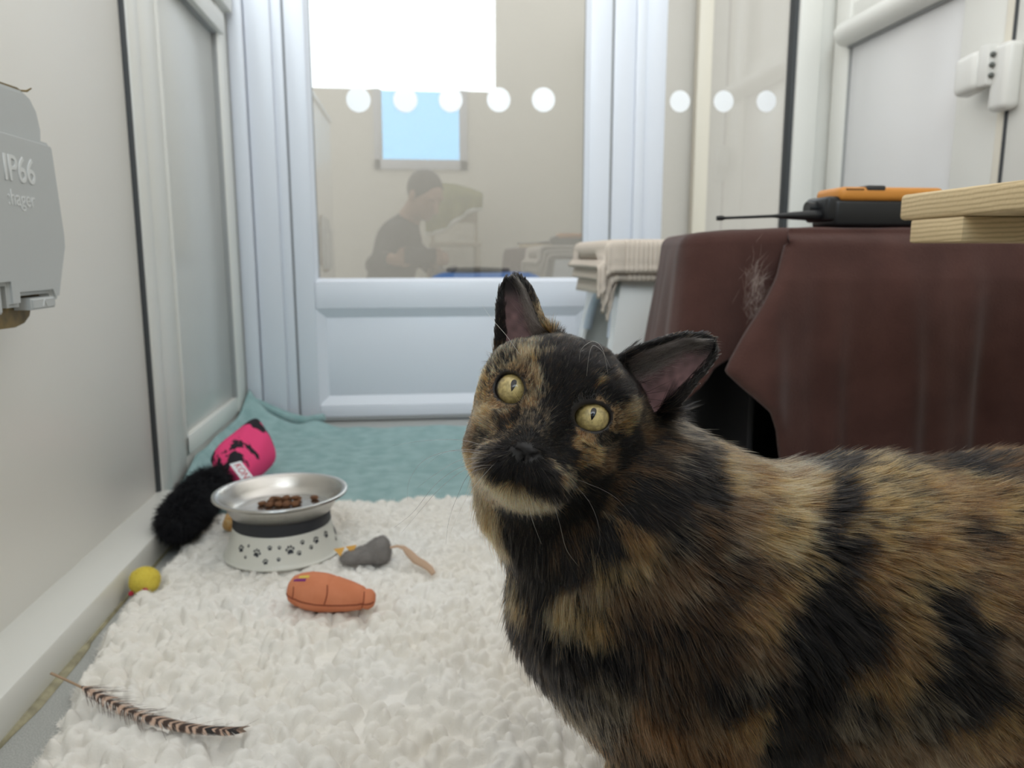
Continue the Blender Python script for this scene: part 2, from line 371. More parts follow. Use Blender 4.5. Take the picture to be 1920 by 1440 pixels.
leg(at(1330, 1200, 0.455), f2+np.array([0.008, 0, -0.02]), np.array([f2[0]+0.008, f2[1], GROUND+0.016]), 0.042, 0.028, 0.014)
for dy in (-0.036, 0.036):                     # hind legs: thigh, knee forward, hock back, shank
    hip = T['hp']+np.array([0.0, dy, -0.015]); knee = np.array([hip[0]-0.055, hip[1]+dy*0.1, 0.150]); hock = np.array([hip[0]+0.055, hip[1], 0.095]); ft = np.array([hip[0]+0.030, hip[1], GROUND+0.016])
    add_cone(hip, knee, 0.052, 0.036, 0.02); add_cone(knee, hock, 0.032, 0.017, 0.012); add_cone(hock, ft, 0.016, 0.014, 0.008)
    add_cone(ft, ft+np.array([-0.045, 0, -0.002]), 0.014, 0.013, 0.008)
    for j in (-1.5, -0.5, 0.5, 1.5): add_ell(ft+np.array([-0.060, 0.007*j, -0.003]), (0.009, 0.005, 0.008), None, 0.003)
tp = T['hp']+np.array([0.055, 0.0, 0.02])
tl = [tp, tp+np.array([0.05, 0.01, 0.005]), tp+np.array([0.09, 0.03, -0.05]), tp+np.array([0.10, 0.06, -0.11]), tp+np.array([0.085, 0.10, -0.15])]
for a, b in zip(tl, tl[1:]): add_cone(a, b, 0.016, 0.014, 0.008)

# throat and ruff
add_ell(at(1020, 905, 0.418), (0.029, 0.030, 0.030), None, 0.02)
add_cone(at(1035, 930, 0.420), T['ch'], 0.027, 0.044, 0.02)
# head
hell((0, 0.55, -4.3), (4.0, 3.25, 4.6), 1.0)
hell((0, -0.3, -2.6), (3.2, 2.7, 2.6), 1.0)
for s in (-1, 1):
    hell((s*2.2, -2.4, -3.0), (1.70, 2.2, 2.4), 1.2)
    hell((s*2.25, 0.1, -3.5), (1.8, 2.1, 2.3), 1.0)
    hell((s*1.9, 1.25, -1.9), (1.6, 1.1, 1.5), 0.8)          # brow
    hell((s*1.0, -3.4, 0.35), (1.25, 0.95, 1.3), 0.55)     # whisker pad
    hell((s*1.8, -2.0, -1.1), (1.30, 1.4, 1.4), 0.9)
hcone((0, 0.9, -1.2), (0, -1.9, 0.75), 1.30, 0.82, 0.8)     # nose bridge
hell((0, -3.2, -0.3), (2.0, 1.6, 1.8), 0.7)
hell((0, -4.2, -0.45), (1.15, 0.62, 1.25), 0.4)              # chin
hell((0, -3.9, -2.6), (2.3, 1.6, 2.6), 1.0)                  # jaw
# nose leather
hell((0, -2.48, 1.58), (0.66, 0.40, 0.36), 0.18)
for s in (-1, 1):
    hell((s*0.42, -2.65, 1.40), (0.30, 0.25, 0.34), 0.12)
    hell((s*0.32, -2.72, 1.76), (0.16, 0.11, 0.26), 0.06, sub=True)
    hell((s*0.54, -2.58, 1.62), (0.12, 0.05, 0.2), 0.05, sub=True)
hell((0, -3.02, 1.60), (0.045, 0.45, 0.5), 0.08, sub=True)   # philtrum
for s in (-1, 1):                                            # mouth line
    for q in np.linspace(0, 1, 18):
        hell((s*(0.1+1.5*q), -3.75-0.55*math.sin(q*1.9), 1.35-1.25*q*q), (0.16, 0.07, 0.30), 0.10, sub=True)
# eyes
EYES = []
for s in (-1, 1):
    ec = np.array([s*1.99, 0.0, -1.25]); g = nrm(np.array([s*0.20, 0.02, 1.0])) ; gx = nrm(np.cross([0, 1, 0], g)); gy = np.cross(g, gx)
    tilt = math.radians(10)*s; gx, gy = gx*math.cos(tilt)+gy*math.sin(tilt), gy*math.cos(tilt)-gx*math.sin(tilt)
    EYES.append((s, ec, gx, gy, g))
    hell(ec, (1.17, 1.17, 1.17), 0.45)
    c = hw(ec); e = 0.022; sl, P = slab(c-e, c+e); q = hl(P)-ec
    ex, ey, ez = q@gx, q@gy, q@g
    a_in = np.where(ex*s < 0, 0.92, 0.80)      # opening, pulled out to the inner corner
    b_ = np.where(ey > 0, 0.70 if s < 0 else 0.62, 0.72 if s < 0 else 0.66)
    yy = ey + 0.10*np.clip(-ex*s, 0, 1)**1.5
    d = (np.sqrt((ex/a_in)**2+(yy/b_)**2)-1)*0.7
    ball = np.sqrt((q**2).sum(-1))-1.06
    d = np.maximum(np.minimum(np.maximum(d, 0.1-ez), 9), -9)
    FLD[sl] = smax(FLD[sl], (-d*CM).astype(np.float32), 0.0012)
    FLD[sl] = np.maximum(FLD[sl], (-ball*CM).astype(np.float32)*1.0) if False else FLD[sl]
# ears: thin curved shells lofted between an inner and an outer edge
from mathutils import kdtree
def ear(In, Out, back, thick, name):
    In = np.array(In, float); Out = np.array(Out, float)
    def res(A, n=60):
        L_ = np.r_[0, np.cumsum(np.linalg.norm(np.diff(A, axis=0), axis=1))]; t = np.linspace(0, L_[-1], n)
        return np.stack([np.interp(t, L_, A[:, i]) for i in range(3)], 1)
    I, O_ = res(In), res(Out)
    for _ in range(6):
        I[1:-1] = (I[:-2]+2*I[1:-1]+I[2:])/4; O_[1:-1] = (O_[:-2]+2*O_[1:-1]+O_[2:])/4
    s = np.linspace(0, 1, 46)
    pts = []
    for i in range(60):
        w_ = np.linalg.norm(I[i]-O_[i]); pr = np.sin(PI*s)**0.8
        pts.append(I[i][None]*(1-s[:, None]) + O_[i][None]*s[:, None] + np.asarray(back)[None]*(pr*w_*0.46)[:, None])
    pts = np.array(pts).reshape(-1, 3); W = hw(pts)
    kd = kdtree.KDTree(len(W))
    for i, p_ in enumerate(W): kd.insert(p_, i)
    kd.balance()
    e = 0.005; sl, P = slab(W.min(0)-e, W.max(0)+e); sh = P.shape[:3]; Q = P.reshape(-1, 3)
    # coarse prefilter through a boolean voxel mask
    key = np.floor((W-W.min(0))/0.004).astype(int)+2; dim = key.max(0)+4; mk = np.zeros(dim, bool); mk[tuple(key.T)] = True
    m2 = mk.copy()
    for ax in range(3):
        for dd in (-1, 1): m2 |= np.roll(mk, dd, ax)
        mk = m2.copy()
    kq = np.floor((Q-W.min(0))/0.004).astype(int)+2; ok = np.all((kq >= 0) & (kq < dim), axis=1); ok[ok] = mk[tuple(kq[ok].T)]
    d = np.full(len(Q), 0.02, np.float32); idx = np.nonzero(ok)[0]
    for i in idx: d[i] = kd.find(Q[i])[2]
    d = d.reshape(sh)-thick*CM
    FLD[sl] = smin(FLD[sl], d, 0.0035)
    return pts, np.asarray(back)
EZ = -3.7
earR = ear([(1.9, 3.3, -3.6), (2.6, 4.15, EZ), (3.5, 4.95, EZ), (4.5, 5.7, EZ-.1), (5.6, 6.15, EZ-.2), (6.35, 6.1, EZ-.3)],
           [(5.15, 1.15, -4.6), (5.5, 1.9, -4.4), (5.95, 3.1, EZ-.5), (6.4, 4.3, EZ-.4), (6.65, 5.2, EZ-.3), (6.6, 5.95, EZ-.3)], nrm((-0.35, 0.25, -1.0)), 0.13, 'r')
earL = ear([(-1.2, 3.6, -3.5), (-2.3, 4.1, EZ), (-3.0, 4.9, EZ), (-3.75, 5.75, EZ-.1), (-4.4, 6.15, EZ-.2), (-4.85, 6.15, EZ-.3)],
           [(-4.1, 0.8, -4.6), (-4.45, 2.0, -4.4), (-4.85, 3.3, EZ-.6), (-5.15, 4.3, EZ-.5), (-5.35, 5.2, EZ-.4), (-5.2, 5.9, EZ-.3)], nrm((0.55, 0.1, -1.0)), 0.13, 'l')
nk = hl(at(906, 512, 0.400)[None])[0]
add_ell(hw(nk+np.array([-0.15, 0.05, -0.2])), (0.0030, 0.0012, 0.010), HM, 0.0008, sub=True)

def surface_nets(F_, gx, gy, gz):
    ins = F_ < 0; nx, ny, nz = F_.shape
    c = np.zeros((nx-1, ny-1, nz-1), np.uint8)
    for i in (0, 1):
        for j in (0, 1):
            for k in (0, 1): c += ins[i:nx-1+i, j:ny-1+j, k:nz-1+k]
    cells = np.nonzero((c > 0) & (c < 8)); n = len(cells[0]); idx = np.full(c.shape, -1, np.int32); idx[cells] = np.arange(n)
    acc = np.zeros((n, 3)); cnt = np.zeros(n)
    G = (gx, gy, gz); base = np.stack(cells, 1)
    for ax in range(3):
        o1, o2 = [a for a in range(3) if a != ax]
        for u in (0, 1):
            for v_ in (0, 1):
                a = base.copy(); a[:, o1] += u; a[:, o2] += v_; b = a.copy(); b[:, ax] += 1
                fa = F_[tuple(a.T)]; fb = F_[tuple(b.T)]; m = (fa < 0) != (fb < 0); t = fa[m]/(fa[m]-fb[m])
                pa_ = np.stack([G[i][a[m, i]] for i in range(3)], 1).astype(float); pb_ = np.stack([G[i][b[m, i]] for i in range(3)], 1)
                acc[m] += pa_+(pb_-pa_)*t[:, None]; cnt[m] += 1
    V = acc/cnt[:, None]; quads = []
    for ax in range(3):
        o1, o2 = (ax+1) % 3, (ax+2) % 3
        sl_a = [slice(None)]*3; sl_b = [slice(None)]*3; sl_a[ax] = slice(0, -1); sl_b[ax] = slice(1, None)
        A = ins[tuple(sl_a)]; B = ins[tuple(sl_b)]; e = np.stack(np.nonzero(A != B), 1)
        e = e[(e[:, o1] > 0) & (e[:, o2] > 0) & (e[:, o1] < F_.shape[o1]-1) & (e[:, o2] < F_.shape[o2]-1)]
        flip = A[tuple(e.T)]
        def cc(d1, d2): q = e.copy(); q[:, o1] -= d1; q[:, o2] -= d2; return idx[tuple(q.T)]
        q = np.stack([cc(1, 1), cc(0, 1), cc(0, 0), cc(1, 0)], 1); q[~flip] = q[~flip][:, ::-1]; quads.append(q)
    return V, np.concatenate(quads)
BV, BF = surface_nets(FLD, GX, GY, GZ)
BF = BF[(BF >= 0).all(1)]
def fast_mesh(name, V, Fq, m):
    me = bpy.data.meshes.new(name); me.vertices.add(len(V)); me.vertices.foreach_set('co', V.astype(np.float32).ravel())
    k = Fq.shape[1]; me.loops.add(Fq.size); me.loops.foreach_set('vertex_index', Fq.astype(np.int32).ravel())
    me.polygons.add(len(Fq)); me.polygons.foreach_set('loop_start', np.arange(len(Fq), dtype=np.int32)*k)
    try: me.polygons.foreach_set('loop_total', np.full(len(Fq), k, np.int32))
    except Exception: pass
    me.update(calc_edges=True); me.validate()
    if m: me.materials.append(m)
    me.shade_smooth()
    return me
def lap(V, Fq, it, lam=0.5):
    E_ = np.concatenate([Fq[:, [i, (i+1) % 4]] for i in range(4)]); n = len(V)
    deg = np.bincount(E_.ravel(), minlength=n).astype(float)
    for _ in range(it):
        A = np.zeros_like(V)
        for k in range(3): A[:, k] = np.bincount(E_[:, 0], V[E_[:, 1], k], n)+np.bincount(E_[:, 1], V[E_[:, 0], k], n)
        V = V+lam*(A/np.maximum(deg, 1)[:, None]-V)
    return V
BV = lap(BV, BF, 2)
cat_root = empty('cat', (float(f1[0]), float(f1[1]), GROUND), 'tortoiseshell cat standing on the white rug and looking up at the viewer', 'cat')
skin_mat = bpy.data.materials.new('cat_skin'); skin_mat.use_nodes = True
_n = skin_mat.node_tree; _b = _n.nodes['Principled BSDF']; _a = _n.nodes.new('ShaderNodeAttribute'); _a.attribute_name = 'skin'
_n.links.new(_a.outputs['Color'], _b.inputs['Base Color']); _b.inputs['Roughness'].default_value = 0.55
bme = fast_mesh('body', BV, BF, skin_mat)
body = bpy.data.objects.new('body', bme); C.objects.link(body); body.parent = cat_root; body.matrix_parent_inverse = parent_inv(cat_root)
NV = np.zeros(len(BV)*3, np.float32); bme.vertex_normals.foreach_get('vector', NV); NV = NV.reshape(-1, 3)
BH = hl(BV)
# eyes
def eye_material():
    m = bpy.data.materials.new('cat_eye'); m.use_nodes = True; n = m.node_tree; b = n.nodes['Principled BSDF']
    tcn = n.nodes.new('ShaderNodeTexCoord'); sp = n.nodes.new('ShaderNodeSeparateXYZ'); n.links.new(tcn.outputs['Object'], sp.inputs[0])
    def mth(op, a, b_=None, c=None, clamp=False):
        x = n.nodes.new('ShaderNodeMath'); x.operation = op; x.use_clamp = clamp
        for i, q in enumerate((a, b_, c)):
            if q is None: continue
            if isinstance(q, (int, float)): x.inputs[i].default_value = q
            else: n.links.new(q, x.inputs[i])
        return x.outputs[0]
    X, Y, Z = sp.outputs   # object units: metres/0.01 (the eye mesh is built at scale 1 = 1 cm)
    r = mth('SQRT', mth('ADD', mth('MULTIPLY', X, X), mth('MULTIPLY', Y, Y)))
    # teardrop pupil: wider at the top, pointed below
    yo = mth('SUBTRACT', Y, 0.10); ww = mth('MULTIPLY_ADD', yo, 0.22, 0.125)
    px_ = mth('DIVIDE', X, ww); py_ = mth('DIVIDE', yo, 0.31); pr = mth('SQRT', mth('ADD', mth('MULTIPLY', px_, px_), mth('MULTIPLY', py_, py_)))
    pup = mth('SUBTRACT', 1.0, mth('DIVIDE', mth('SUBTRACT', pr, 0.92), 0.14), clamp=True)
    ang = n.nodes.new('ShaderNodeTexNoise'); ang.inputs['Scale'].default_value = 5; ang.inputs['Detail'].default_value = 6
    n.links.new(tcn.outputs['Object'], ang.inputs['Vector'])
    cr = n.nodes.new('ShaderNodeValToRGB'); e = cr.color_ramp.elements
    e[0].position = 0.0; e[0].color = (0.60, 0.50, 0.24, 1); e[1].position = 0.90; e[1].color = (0.010, 0.009, 0.008, 1)
    for pos, c in ((0.22, (0.58, 0.48, 0.22)), (0.50, (0.52, 0.41, 0.17)), (0.74, (0.34, 0.26, 0.10)), (0.82, (0.05, 0.038, 0.02))):
        q = e.new(pos); q.color = (*c, 1)
    n.links.new(r, cr.inputs[0])
    dk = n.nodes.new('ShaderNodeMix'); dk.data_type = 'RGBA'; dk.blend_type = 'MULTIPLY'; dk.inputs[0].default_value = 0.7
    rr = n.nodes.new('ShaderNodeMapRange'); rr.inputs[1].default_value = 0.38; rr.inputs[2].default_value = 0.6; rr.inputs[3].default_value = 0.55; rr.inputs[4].default_value = 1.1
    n.links.new(ang.outputs['Fac'], rr.inputs[0]); n.links.new(cr.outputs[0], dk.inputs[6]); n.links.new(rr.outputs[0], dk.inputs[7])
    mx = n.nodes.new('ShaderNodeMix'); mx.data_type = 'RGBA'; mx.inputs[7].default_value = (0.002, 0.002, 0.003, 1)
    n.links.new(pup, mx.inputs[0]); n.links.new(dk.outputs[2], mx.inputs[6]); n.links.new(mx.outputs[2], b.inputs['Base Color'])
    b.inputs['Roughness'].default_value = 0.5; b.inputs['Specular IOR Level'].default_value = 0.2
    b.inputs['Coat Weight'].default_value = 1; b.inputs['Coat Roughness'].default_value = 0.0; b.inputs['Coat IOR'].default_value = 1.5
    return m
em = eye_material()
for s, ec, gx, gy, g in EYES:
    W = hw(ec)
    gz_ = nrm(EYE + (RT*-0.050+UP*0.075 if s < 0 else RT*0.02+UP*0.03) - W)               # it looks up at the viewer
    yx = HY*0.95 - HX*0.10; xx = nrm(np.cross(yx, gz_)); yy = np.cross(gz_, xx)
    v = []; f = []; nr, ns = 28, 48
    for i in range(nr+1):
        a = PI*i/nr*0.72
        for k in range(ns):
            b_ = 2*PI*k/ns; R_ = 1.06 + 0.07*math.exp(-(a/0.55)**2)
            v.append((R_*math.sin(a)*math.cos(b_), R_*math.sin(a)*math.sin(b_), R_*math.cos(a)))
    for i in range(nr):
        for k in range(ns): f.append((i*ns+k, (i+1)*ns+k, (i+1)*ns+(k+1) % ns, i*ns+(k+1) % ns))
    o = mesh_obj('eye', v, f, em)
    mw = Matrix.Translation(W) @ Matrix((xx, yy, gz_)).transposed().to_4x4() @ Matrix.Scale(CM, 4)
    o.parent = cat_root; o.matrix_parent_inverse = parent_inv(cat_root); o.matrix_basis = mw
# ------------------------------------------------------------------ coat: colour patches and lie of the fur, anchored on the skin
px_, py_, pd_ = proj(BV)
toward = ((EYE-BV)*NV).sum(1) > 0
def onskin(x, y):
    m = toward & (np.abs(px_-x) < 7) & (np.abs(py_-y) < 7) & (pd_ > 0)
    i = np.nonzero(m)[0]
    if len(i) == 0: return at(x, y, 0.40 if x < 1300 else 0.385)
    j = i[np.argmin(pd_[i])]; k = i[np.abs(pd_[i]-pd_[j]) < 0.006]; k = k[np.argmin((px_[k]-x)**2+(py_[k]-y)**2)]
    return BV[k]
PAL = dict(K=(0.008, 0.0075, 0.008), B=(0.070, 0.036, 0.018), O=(0.37, 0.175, 0.058), T=(0.50, 0.32, 0.155), G=(0.16, 0.115, 0.070), R=(0.19, 0.080, 0.032), C=(0.54, 0.33, 0.145))
COAT = """990,520,20,K 960,485,16,K 1010,590,14,GT 985,605,12,T 1030,612,9,O 1000,560,12,KG 1042,605,8,BO
1090,640,28,K 1060,650,20,K 1080,690,24,K 1075,730,22,K 1060,780,18,K 1040,705,14,K 1010,790,16,KG 1000,820,16,K 1055,820,16,K 1035,760,14,K 1040,640,8,KG 1125,635,8,KT
985,680,12,TG 1000,690,8,O 960,660,14,TK 930,670,12,TK 905,685,12,TG 1025,670,10,KT 992,650,10,TK 1002,712,8,T 1012,735,7,TK 998,757,7,T 945,640,10,KB 920,650,10,KT 975,700,7,TB 900,660,10,GT
895,738,17,O 880,728,10,T 875,762,12,OT 895,775,12,GO 920,788,10,GT 882,800,14,GB 932,778,5,KG 905,822,10,KG 892,850,14,BG 922,842,10,KG 945,852,14,K 925,825,4,T 960,790,10,KB 962,801,4,O 945,815,8,KG 950,770,6,TG 915,765,8,TO
885,880,14,OT 905,905,14,T 900,935,14,T 922,965,16,TO 930,1005,14,TO 945,880,9,K 915,872,6,KT
925,903,14,C 948,908,15,C 970,918,17,C 992,930,18,C 1015,940,14,C 1034,947,8,T 962,885,12,K 985,893,12,K 1025,897,13,K 1045,925,11,K 1000,870,12,K 975,865,12,K
1030,864,6,TK 1050,884,7,T 1068,898,7,TK 1082,915,6,TB 1060,872,6,KT 1040,845,10,K 1055,905,8,K
1075,825,10,OT 1090,840,11,O 1110,850,10,OT 1132,862,12,GB 1100,816,8,TO 1130,832,9,KG 1160,852,14,K 1182,828,12,K 1172,790,8,O 1155,776,9,T 1182,766,10,TG 1202,780,12,GK 1070,845,6,K
1112,722,6,O 1105,702,6,TK 1122,735,7,K 1088,748,9,K 1150,742,12,K 1180,720,16,K 1130,688,12,K 1132,650,10,KG 1160,665,14,K 1200,650,18,K 1235,640,20,K 1150,700,9,KG 1125,755,6,T 1140,760,7,T 1160,640,8,KT
1200,812,12,GB 1222,832,14,KB 1232,852,14,GK 1200,872,18,KB 1150,892,16,KB 1120,905,16,K 1100,942,18,K 1132,942,14,GB 1162,925,14,B 1060,962,18,K 1202,920,22,K 1242,800,14,GK 1240,772,12,K 1110,880,10,KB 1090,900,10,KG
1000,1008,25,K 990,1050,26,K 1060,1000,26,KB 1080,1040,22,K 1030,1070,20,K 1122,990,24,K 1182,935,22,K 1100,972,12,BK 970,1025,18,K 1030,985,18,K
932,982,14,T 942,1062,16,T 957,1100,20,OT 985,1120,14,OB
1180,982,20,OB 1132,1032,24,O 1092,1072,22,T 1062,1100,22,TO 1102,1112,22,O 1122,1150,14,OB 1150,1085,18,BG 1168,1022,16,OG
960,1172,26,K 1002,1192,28,K 1062,1202,30,K 1022,1150,18,K 1152,1192,24,K 1182,1132,24,KB 1202,1082,22,BG 1252,1062,22,GB 1240,990,20,KG
1332,905,20,OG 1400,902,20,OB 1442,890,20,T 1452,932,22,OT 1422,972,20,O 1462,1002,22,TO 1492,1052,20,O 1352,952,20,BG 1302,902,22,K 1290,982,26,KB 1352,1052,26,KB 1332,1012,12,GT 1542,890,22,K 1545,950,20,K 1555,1022,20,K 1502,932,16,OB 1532,1082,24,K 1260,870,16,K 1390,1010,14,OG
1402,1102,24,BO 1442,1132,22,OB 1402,1182,20,GB 1382,1222,16,GK 1302,1152,30,KB 1282,1222,26,BK 1352,1292,22,K 1502,1142,26,K 1502,1222,32,K 1482,1302,36,K 1452,1352,30,K 1482,1422,34,K 1230,1200,20,KB
1202,1332,26,RB 1262,1362,24,RB 1182,1382,22,BK 1302,1322,20,GB 1382,1332,24,BO 1362,1402,28,BR 1132,1282,28,KG 1090,1302,22,KG 1152,1402,22,KR 1250,1290,20,KB 1300,1400,24,KR
1622,902,26,O 1652,962,28,O 1702,1012,28,OB 1752,962,24,OB 1602,1002,20,O 1622,1062,24,OB 1682,1082,26,O 1652,1152,24,BO 1692,1192,18,OB 1582,1152,24,K 1642,1252,26,BO 1602,1302,26,KG 1702,870,20,BK 1762,880,26,K 1852,882,24,BK 1902,862,22,BO 1802,932,22,OB 1862,972,24,O 1802,1002,22,BK 1782,1062,22,K 1852,1052,22,OB 1902,1002,22,OB 1822,1102,20,OB 1902,1122,22,BO 1762,1122,22,K 1782,1202,34,K 1732,1242,28,K 1802,1282,26,K 1702,1302,22,GK 1652,1372,26,BG 1852,1202,22,GB 1882,1262,22,GB 1852,1352,28,BO 1902,1402,26,RB 1752,1402,26,BG 1562,1402,28,BK
2000,1000,40,OB 2080,1150,50,K 2100,950,40,K 2200,1100,50,OB 2350,1000,50,K 2350,1250,50,BO 2500,1050,50,O 2500,1200,50,K 2650,1000,50,K 2650,1300,60,OB 2750,1150,50,K"""
AP, AR, AC = [], [], []
for tok in COAT.split():
    a, b, r_, k = tok.split(','); AP.append(onskin(float(a), float(b))); AR.append(float(r_)*0.00027*1.5); AC.append(k if len(k) == 2 else {'K': 'kB', 'O': 'oK', 'T': 'tB', 'B': 'bK', 'G': 'gK', 'R': 'rK', 'C': 'cT'}[k])
AP = np.array(AP); AR = np.array(AR)
THR = np.array([0.5 if k[0].isupper() else (0.80 if k[0] == 'k' else 0.62) for k in AC]); C1 = np.array([PAL[k[0].upper()] for k in AC]); C2 = np.array([PAL[k[1]] for k in AC])
def coat(P, rnd, nz):
    """colour at points P: choose between nearby patches, streaked by clump noise nz and per-hair noise rnd"""
    wv = np.stack([vnoise(P, 95, 21), vnoise(P, 95, 22), vnoise(P, 95, 23)], 1)-0.5
    hd = np.clip(1-np.linalg.norm(P-HO, axis=1)/0.11, 0, 1)[:, None]
    Q = P + wv*(0.016-0.010*(hd > 0))
    out = np.zeros((len(P), 3))
    for s in range(0, len(P), 20000):
        q = Q[s:s+20000]; d = np.sqrt(((q[:, None]-AP[None])**2).sum(-1))
        sc = d/AR[None]; o = np.argpartition(sc, 1, axis=1)[:, :2]; a = np.arange(len(q))
        s0 = sc[a, o[:, 0]]; s1 = sc[a, o[:, 1]]; sw = s0 > s1; i0 = np.where(sw, o[:, 1], o[:, 0]); i1 = np.where(sw, o[:, 0], o[:, 1])
        s0, s1 = np.minimum(s0, s1), np.maximum(s0, s1)
        pr = s0/(s0+s1+1e-9)                        # 0.5 at a border
        pick = (rnd[s:s+20000, 0]*0.45+nz[s:s+20000, 0]*0.55) < (pr-0.22)*1.5
        j = np.where(pick, i1, i0)
        two = (rnd[s:s+20000, 1]*0.35+nz[s:s+20000, 1]*0.65) > THR[j]
        out[s:s+20000] = np.where(two[:, None], C2[j], C1[j])
    return out
FLOW = """1000,1050,-.1,1 1060,1000,.1,1 950,1100,-.2,1 1100,1100,.25,1 1000,1200,.15,1 1080,1300,.4,1 1150,1250,.5,1 1180,1400,.4,1 930,1000,-.15,1
1180,950,.5,.7 1250,900,.85,.5 1300,850,.98,.1 1200,1050,.6,.8 1350,900,1,.2 1400,1000,.85,.6 1450,1100,.6,.8 1350,1150,.5,.9 1400,1250,.5,1 1450,1380,.4,1 1300,1300,.4,1
1550,900,1,.15 1700,860,1,-.12 1850,860,1,-.18 1650,1000,.9,.5 1600,1100,.7,.7 1750,1150,.75,.7 1600,1300,.55,.95 1800,1300,.7,.8 1850,1000,1,.3 1900,1200,.9,.55 2300,1050,1,.2 2300,1400,.8,.6 2600,1100,1,.2"""
FP, FD = [], []
for tok in FLOW.split():
    a, b, c, e = map(float, tok.split(',')); FP.append(onskin(a, b)); FD.append(RT*c-UP*e)
FP = np.array(FP); FD = nrm(np.array(FD))
# ear parameters for every skin vertex near an ear
def ear_par(P):
    t = np.full(len(P), -1.0); s = np.zeros(len(P)); side = np.zeros(len(P)); h = hl(P)
    for sd, (pts, back) in ((1, earR), (-1, earL)):
        kd = kdtree.KDTree(len(pts))
        for i, p_ in enumerate(pts): kd.insert(p_, i)
        kd.balance()
        m = np.nonzero((h[:, 0]*sd > 0.8) & (h[:, 1] > 0.2) & (h[:, 2] < -1.5))[0]
        for i in m:
            _, j, dd = kd.find(h[i])
            if dd < 0.33: t[i] = (j//46)/59; s[i] = (j % 46)/45; side[i] = sd
    return t, s, side
et, es, eside = ear_par(BV)
NH = NV@HM.T
inside = np.zeros(len(BV), bool)
for sd, (pts, back) in ((1, earR), (-1, earL)):
    inside |= (eside == sd) & ((NH@back) < -0.05) & (es > 0.05) & (es < 0.95) & (et < 0.97)
# skin masks
eye_r = np.full(len(BV), 9.0)
for s, ec, gx, gy, g in EYES:
    q = BH-ec; ez = q@g; ex = q@gx; ey = q@gy
    r_ = np.sqrt((ex/np.where(ex*s < 0, 0.92, 0.80))**2+(ey/0.68)**2); eye_r = np.where((ez > -0.3) & (np.linalg.norm(q, axis=1) < 1.8), np.minimum(eye_r, r_), eye_r)
nose = np.sqrt(((BH[:, 0])/0.62)**2+((BH[:, 1]+2.62)/0.34)**2+((BH[:, 2]-1.6)/0.5)**2)
mouth = np.zeros(len(BV), bool)
for q in np.linspace(0, 0.7, 10):
    for s in (-1, 1): mouth |= np.linalg.norm(BH-np.array([s*(0.1+1.5*q), -3.75-0.55*math.sin(q*1.9), 1.35-1.25*q*q]), axis=1) < 0.17
r2 = rng.random((len(BV), 2)); n2 = np.stack([vnoise(BV, 420, 5), vnoise(BV, 420, 6)], 1)
SK = coat(BV, r2, n2)*0.35+0.002
SK[eye_r < 1.22] = (0.010, 0.007, 0.007)
SK[nose < 1.15] = (0.012, 0.011, 0.013)
SK[mouth] = (0.12, 0.035, 0.035)
pk = np.clip(vnoise(BV, 300, 9)*1.2-0.1, 0, 1)[:, None]
lowp = (np.clip((0.88-et)/0.3, 0, 1)*np.clip((es-0.30)/0.22, 0.05, 1))[:, None]
SK = np.where(inside[:, None], (1-lowp)*np.array([0.014, 0.010, 0.011])+lowp*(np.array([0.21, 0.115, 0.118])*(1-pk*0.6)), SK)
cattr = bme.color_attributes.new('skin', 'FLOAT_COLOR', 'POINT'); cc = np.ones((len(BV), 4), np.float32); cc[:, :3] = SK; cattr.data.foreach_set('color', cc.ravel())

# fur strands
hmat = bpy.data.materials.new('cat_fur'); hmat.use_nodes = True; n_ = hmat.node_tree; n_.nodes.clear()
ho = n_.nodes.new('ShaderNodeOutputMaterial'); hb = n_.nodes.new('ShaderNodeBsdfHairPrincipled'); ha = n_.nodes.new('ShaderNodeAttribute'); ha.attribute_name = 'tint'
hb.parametrization = 'COLOR'; hb.inputs['Roughness'].default_value = 0.38; hb.inputs['Radial Roughness'].default_value = 0.55; hb.inputs['IOR'].default_value = 1.24
n_.links.new(ha.outputs['Color'], hb.inputs['Color']); n_.links.new(hb.outputs[0], ho.inputs[0])
TRI = np.concatenate([BF[:, [0, 1, 2]], BF[:, [0, 2, 3]]])
TA = np.linalg.norm(np.cross(BV[TRI[:, 1]]-BV[TRI[:, 0]], BV[TRI[:, 2]]-BV[TRI[:, 0]]), axis=1)/2
def per_tri(x): return x[TRI[:, 0]]
def seed(N, wgt):
    p_ = TA*wgt; p_ = p_/p_.sum(); k = rng.choice(len(TRI), N, p=p_); u = rng.random((N, 2)); fl = u.sum(1) > 1; u[fl] = 1-u[fl]
    a, b, c = TRI[k].T; w0 = (1-u.sum(1))[:, None]; w1 = u[:, :1]; w2 = u[:, 1:]
    P = BV[a]*w0+BV[b]*w1+BV[c]*w2; N_ = nrm(NV[a]*w0+NV[b]*w1+NV[c]*w2)
    return P, N_, a
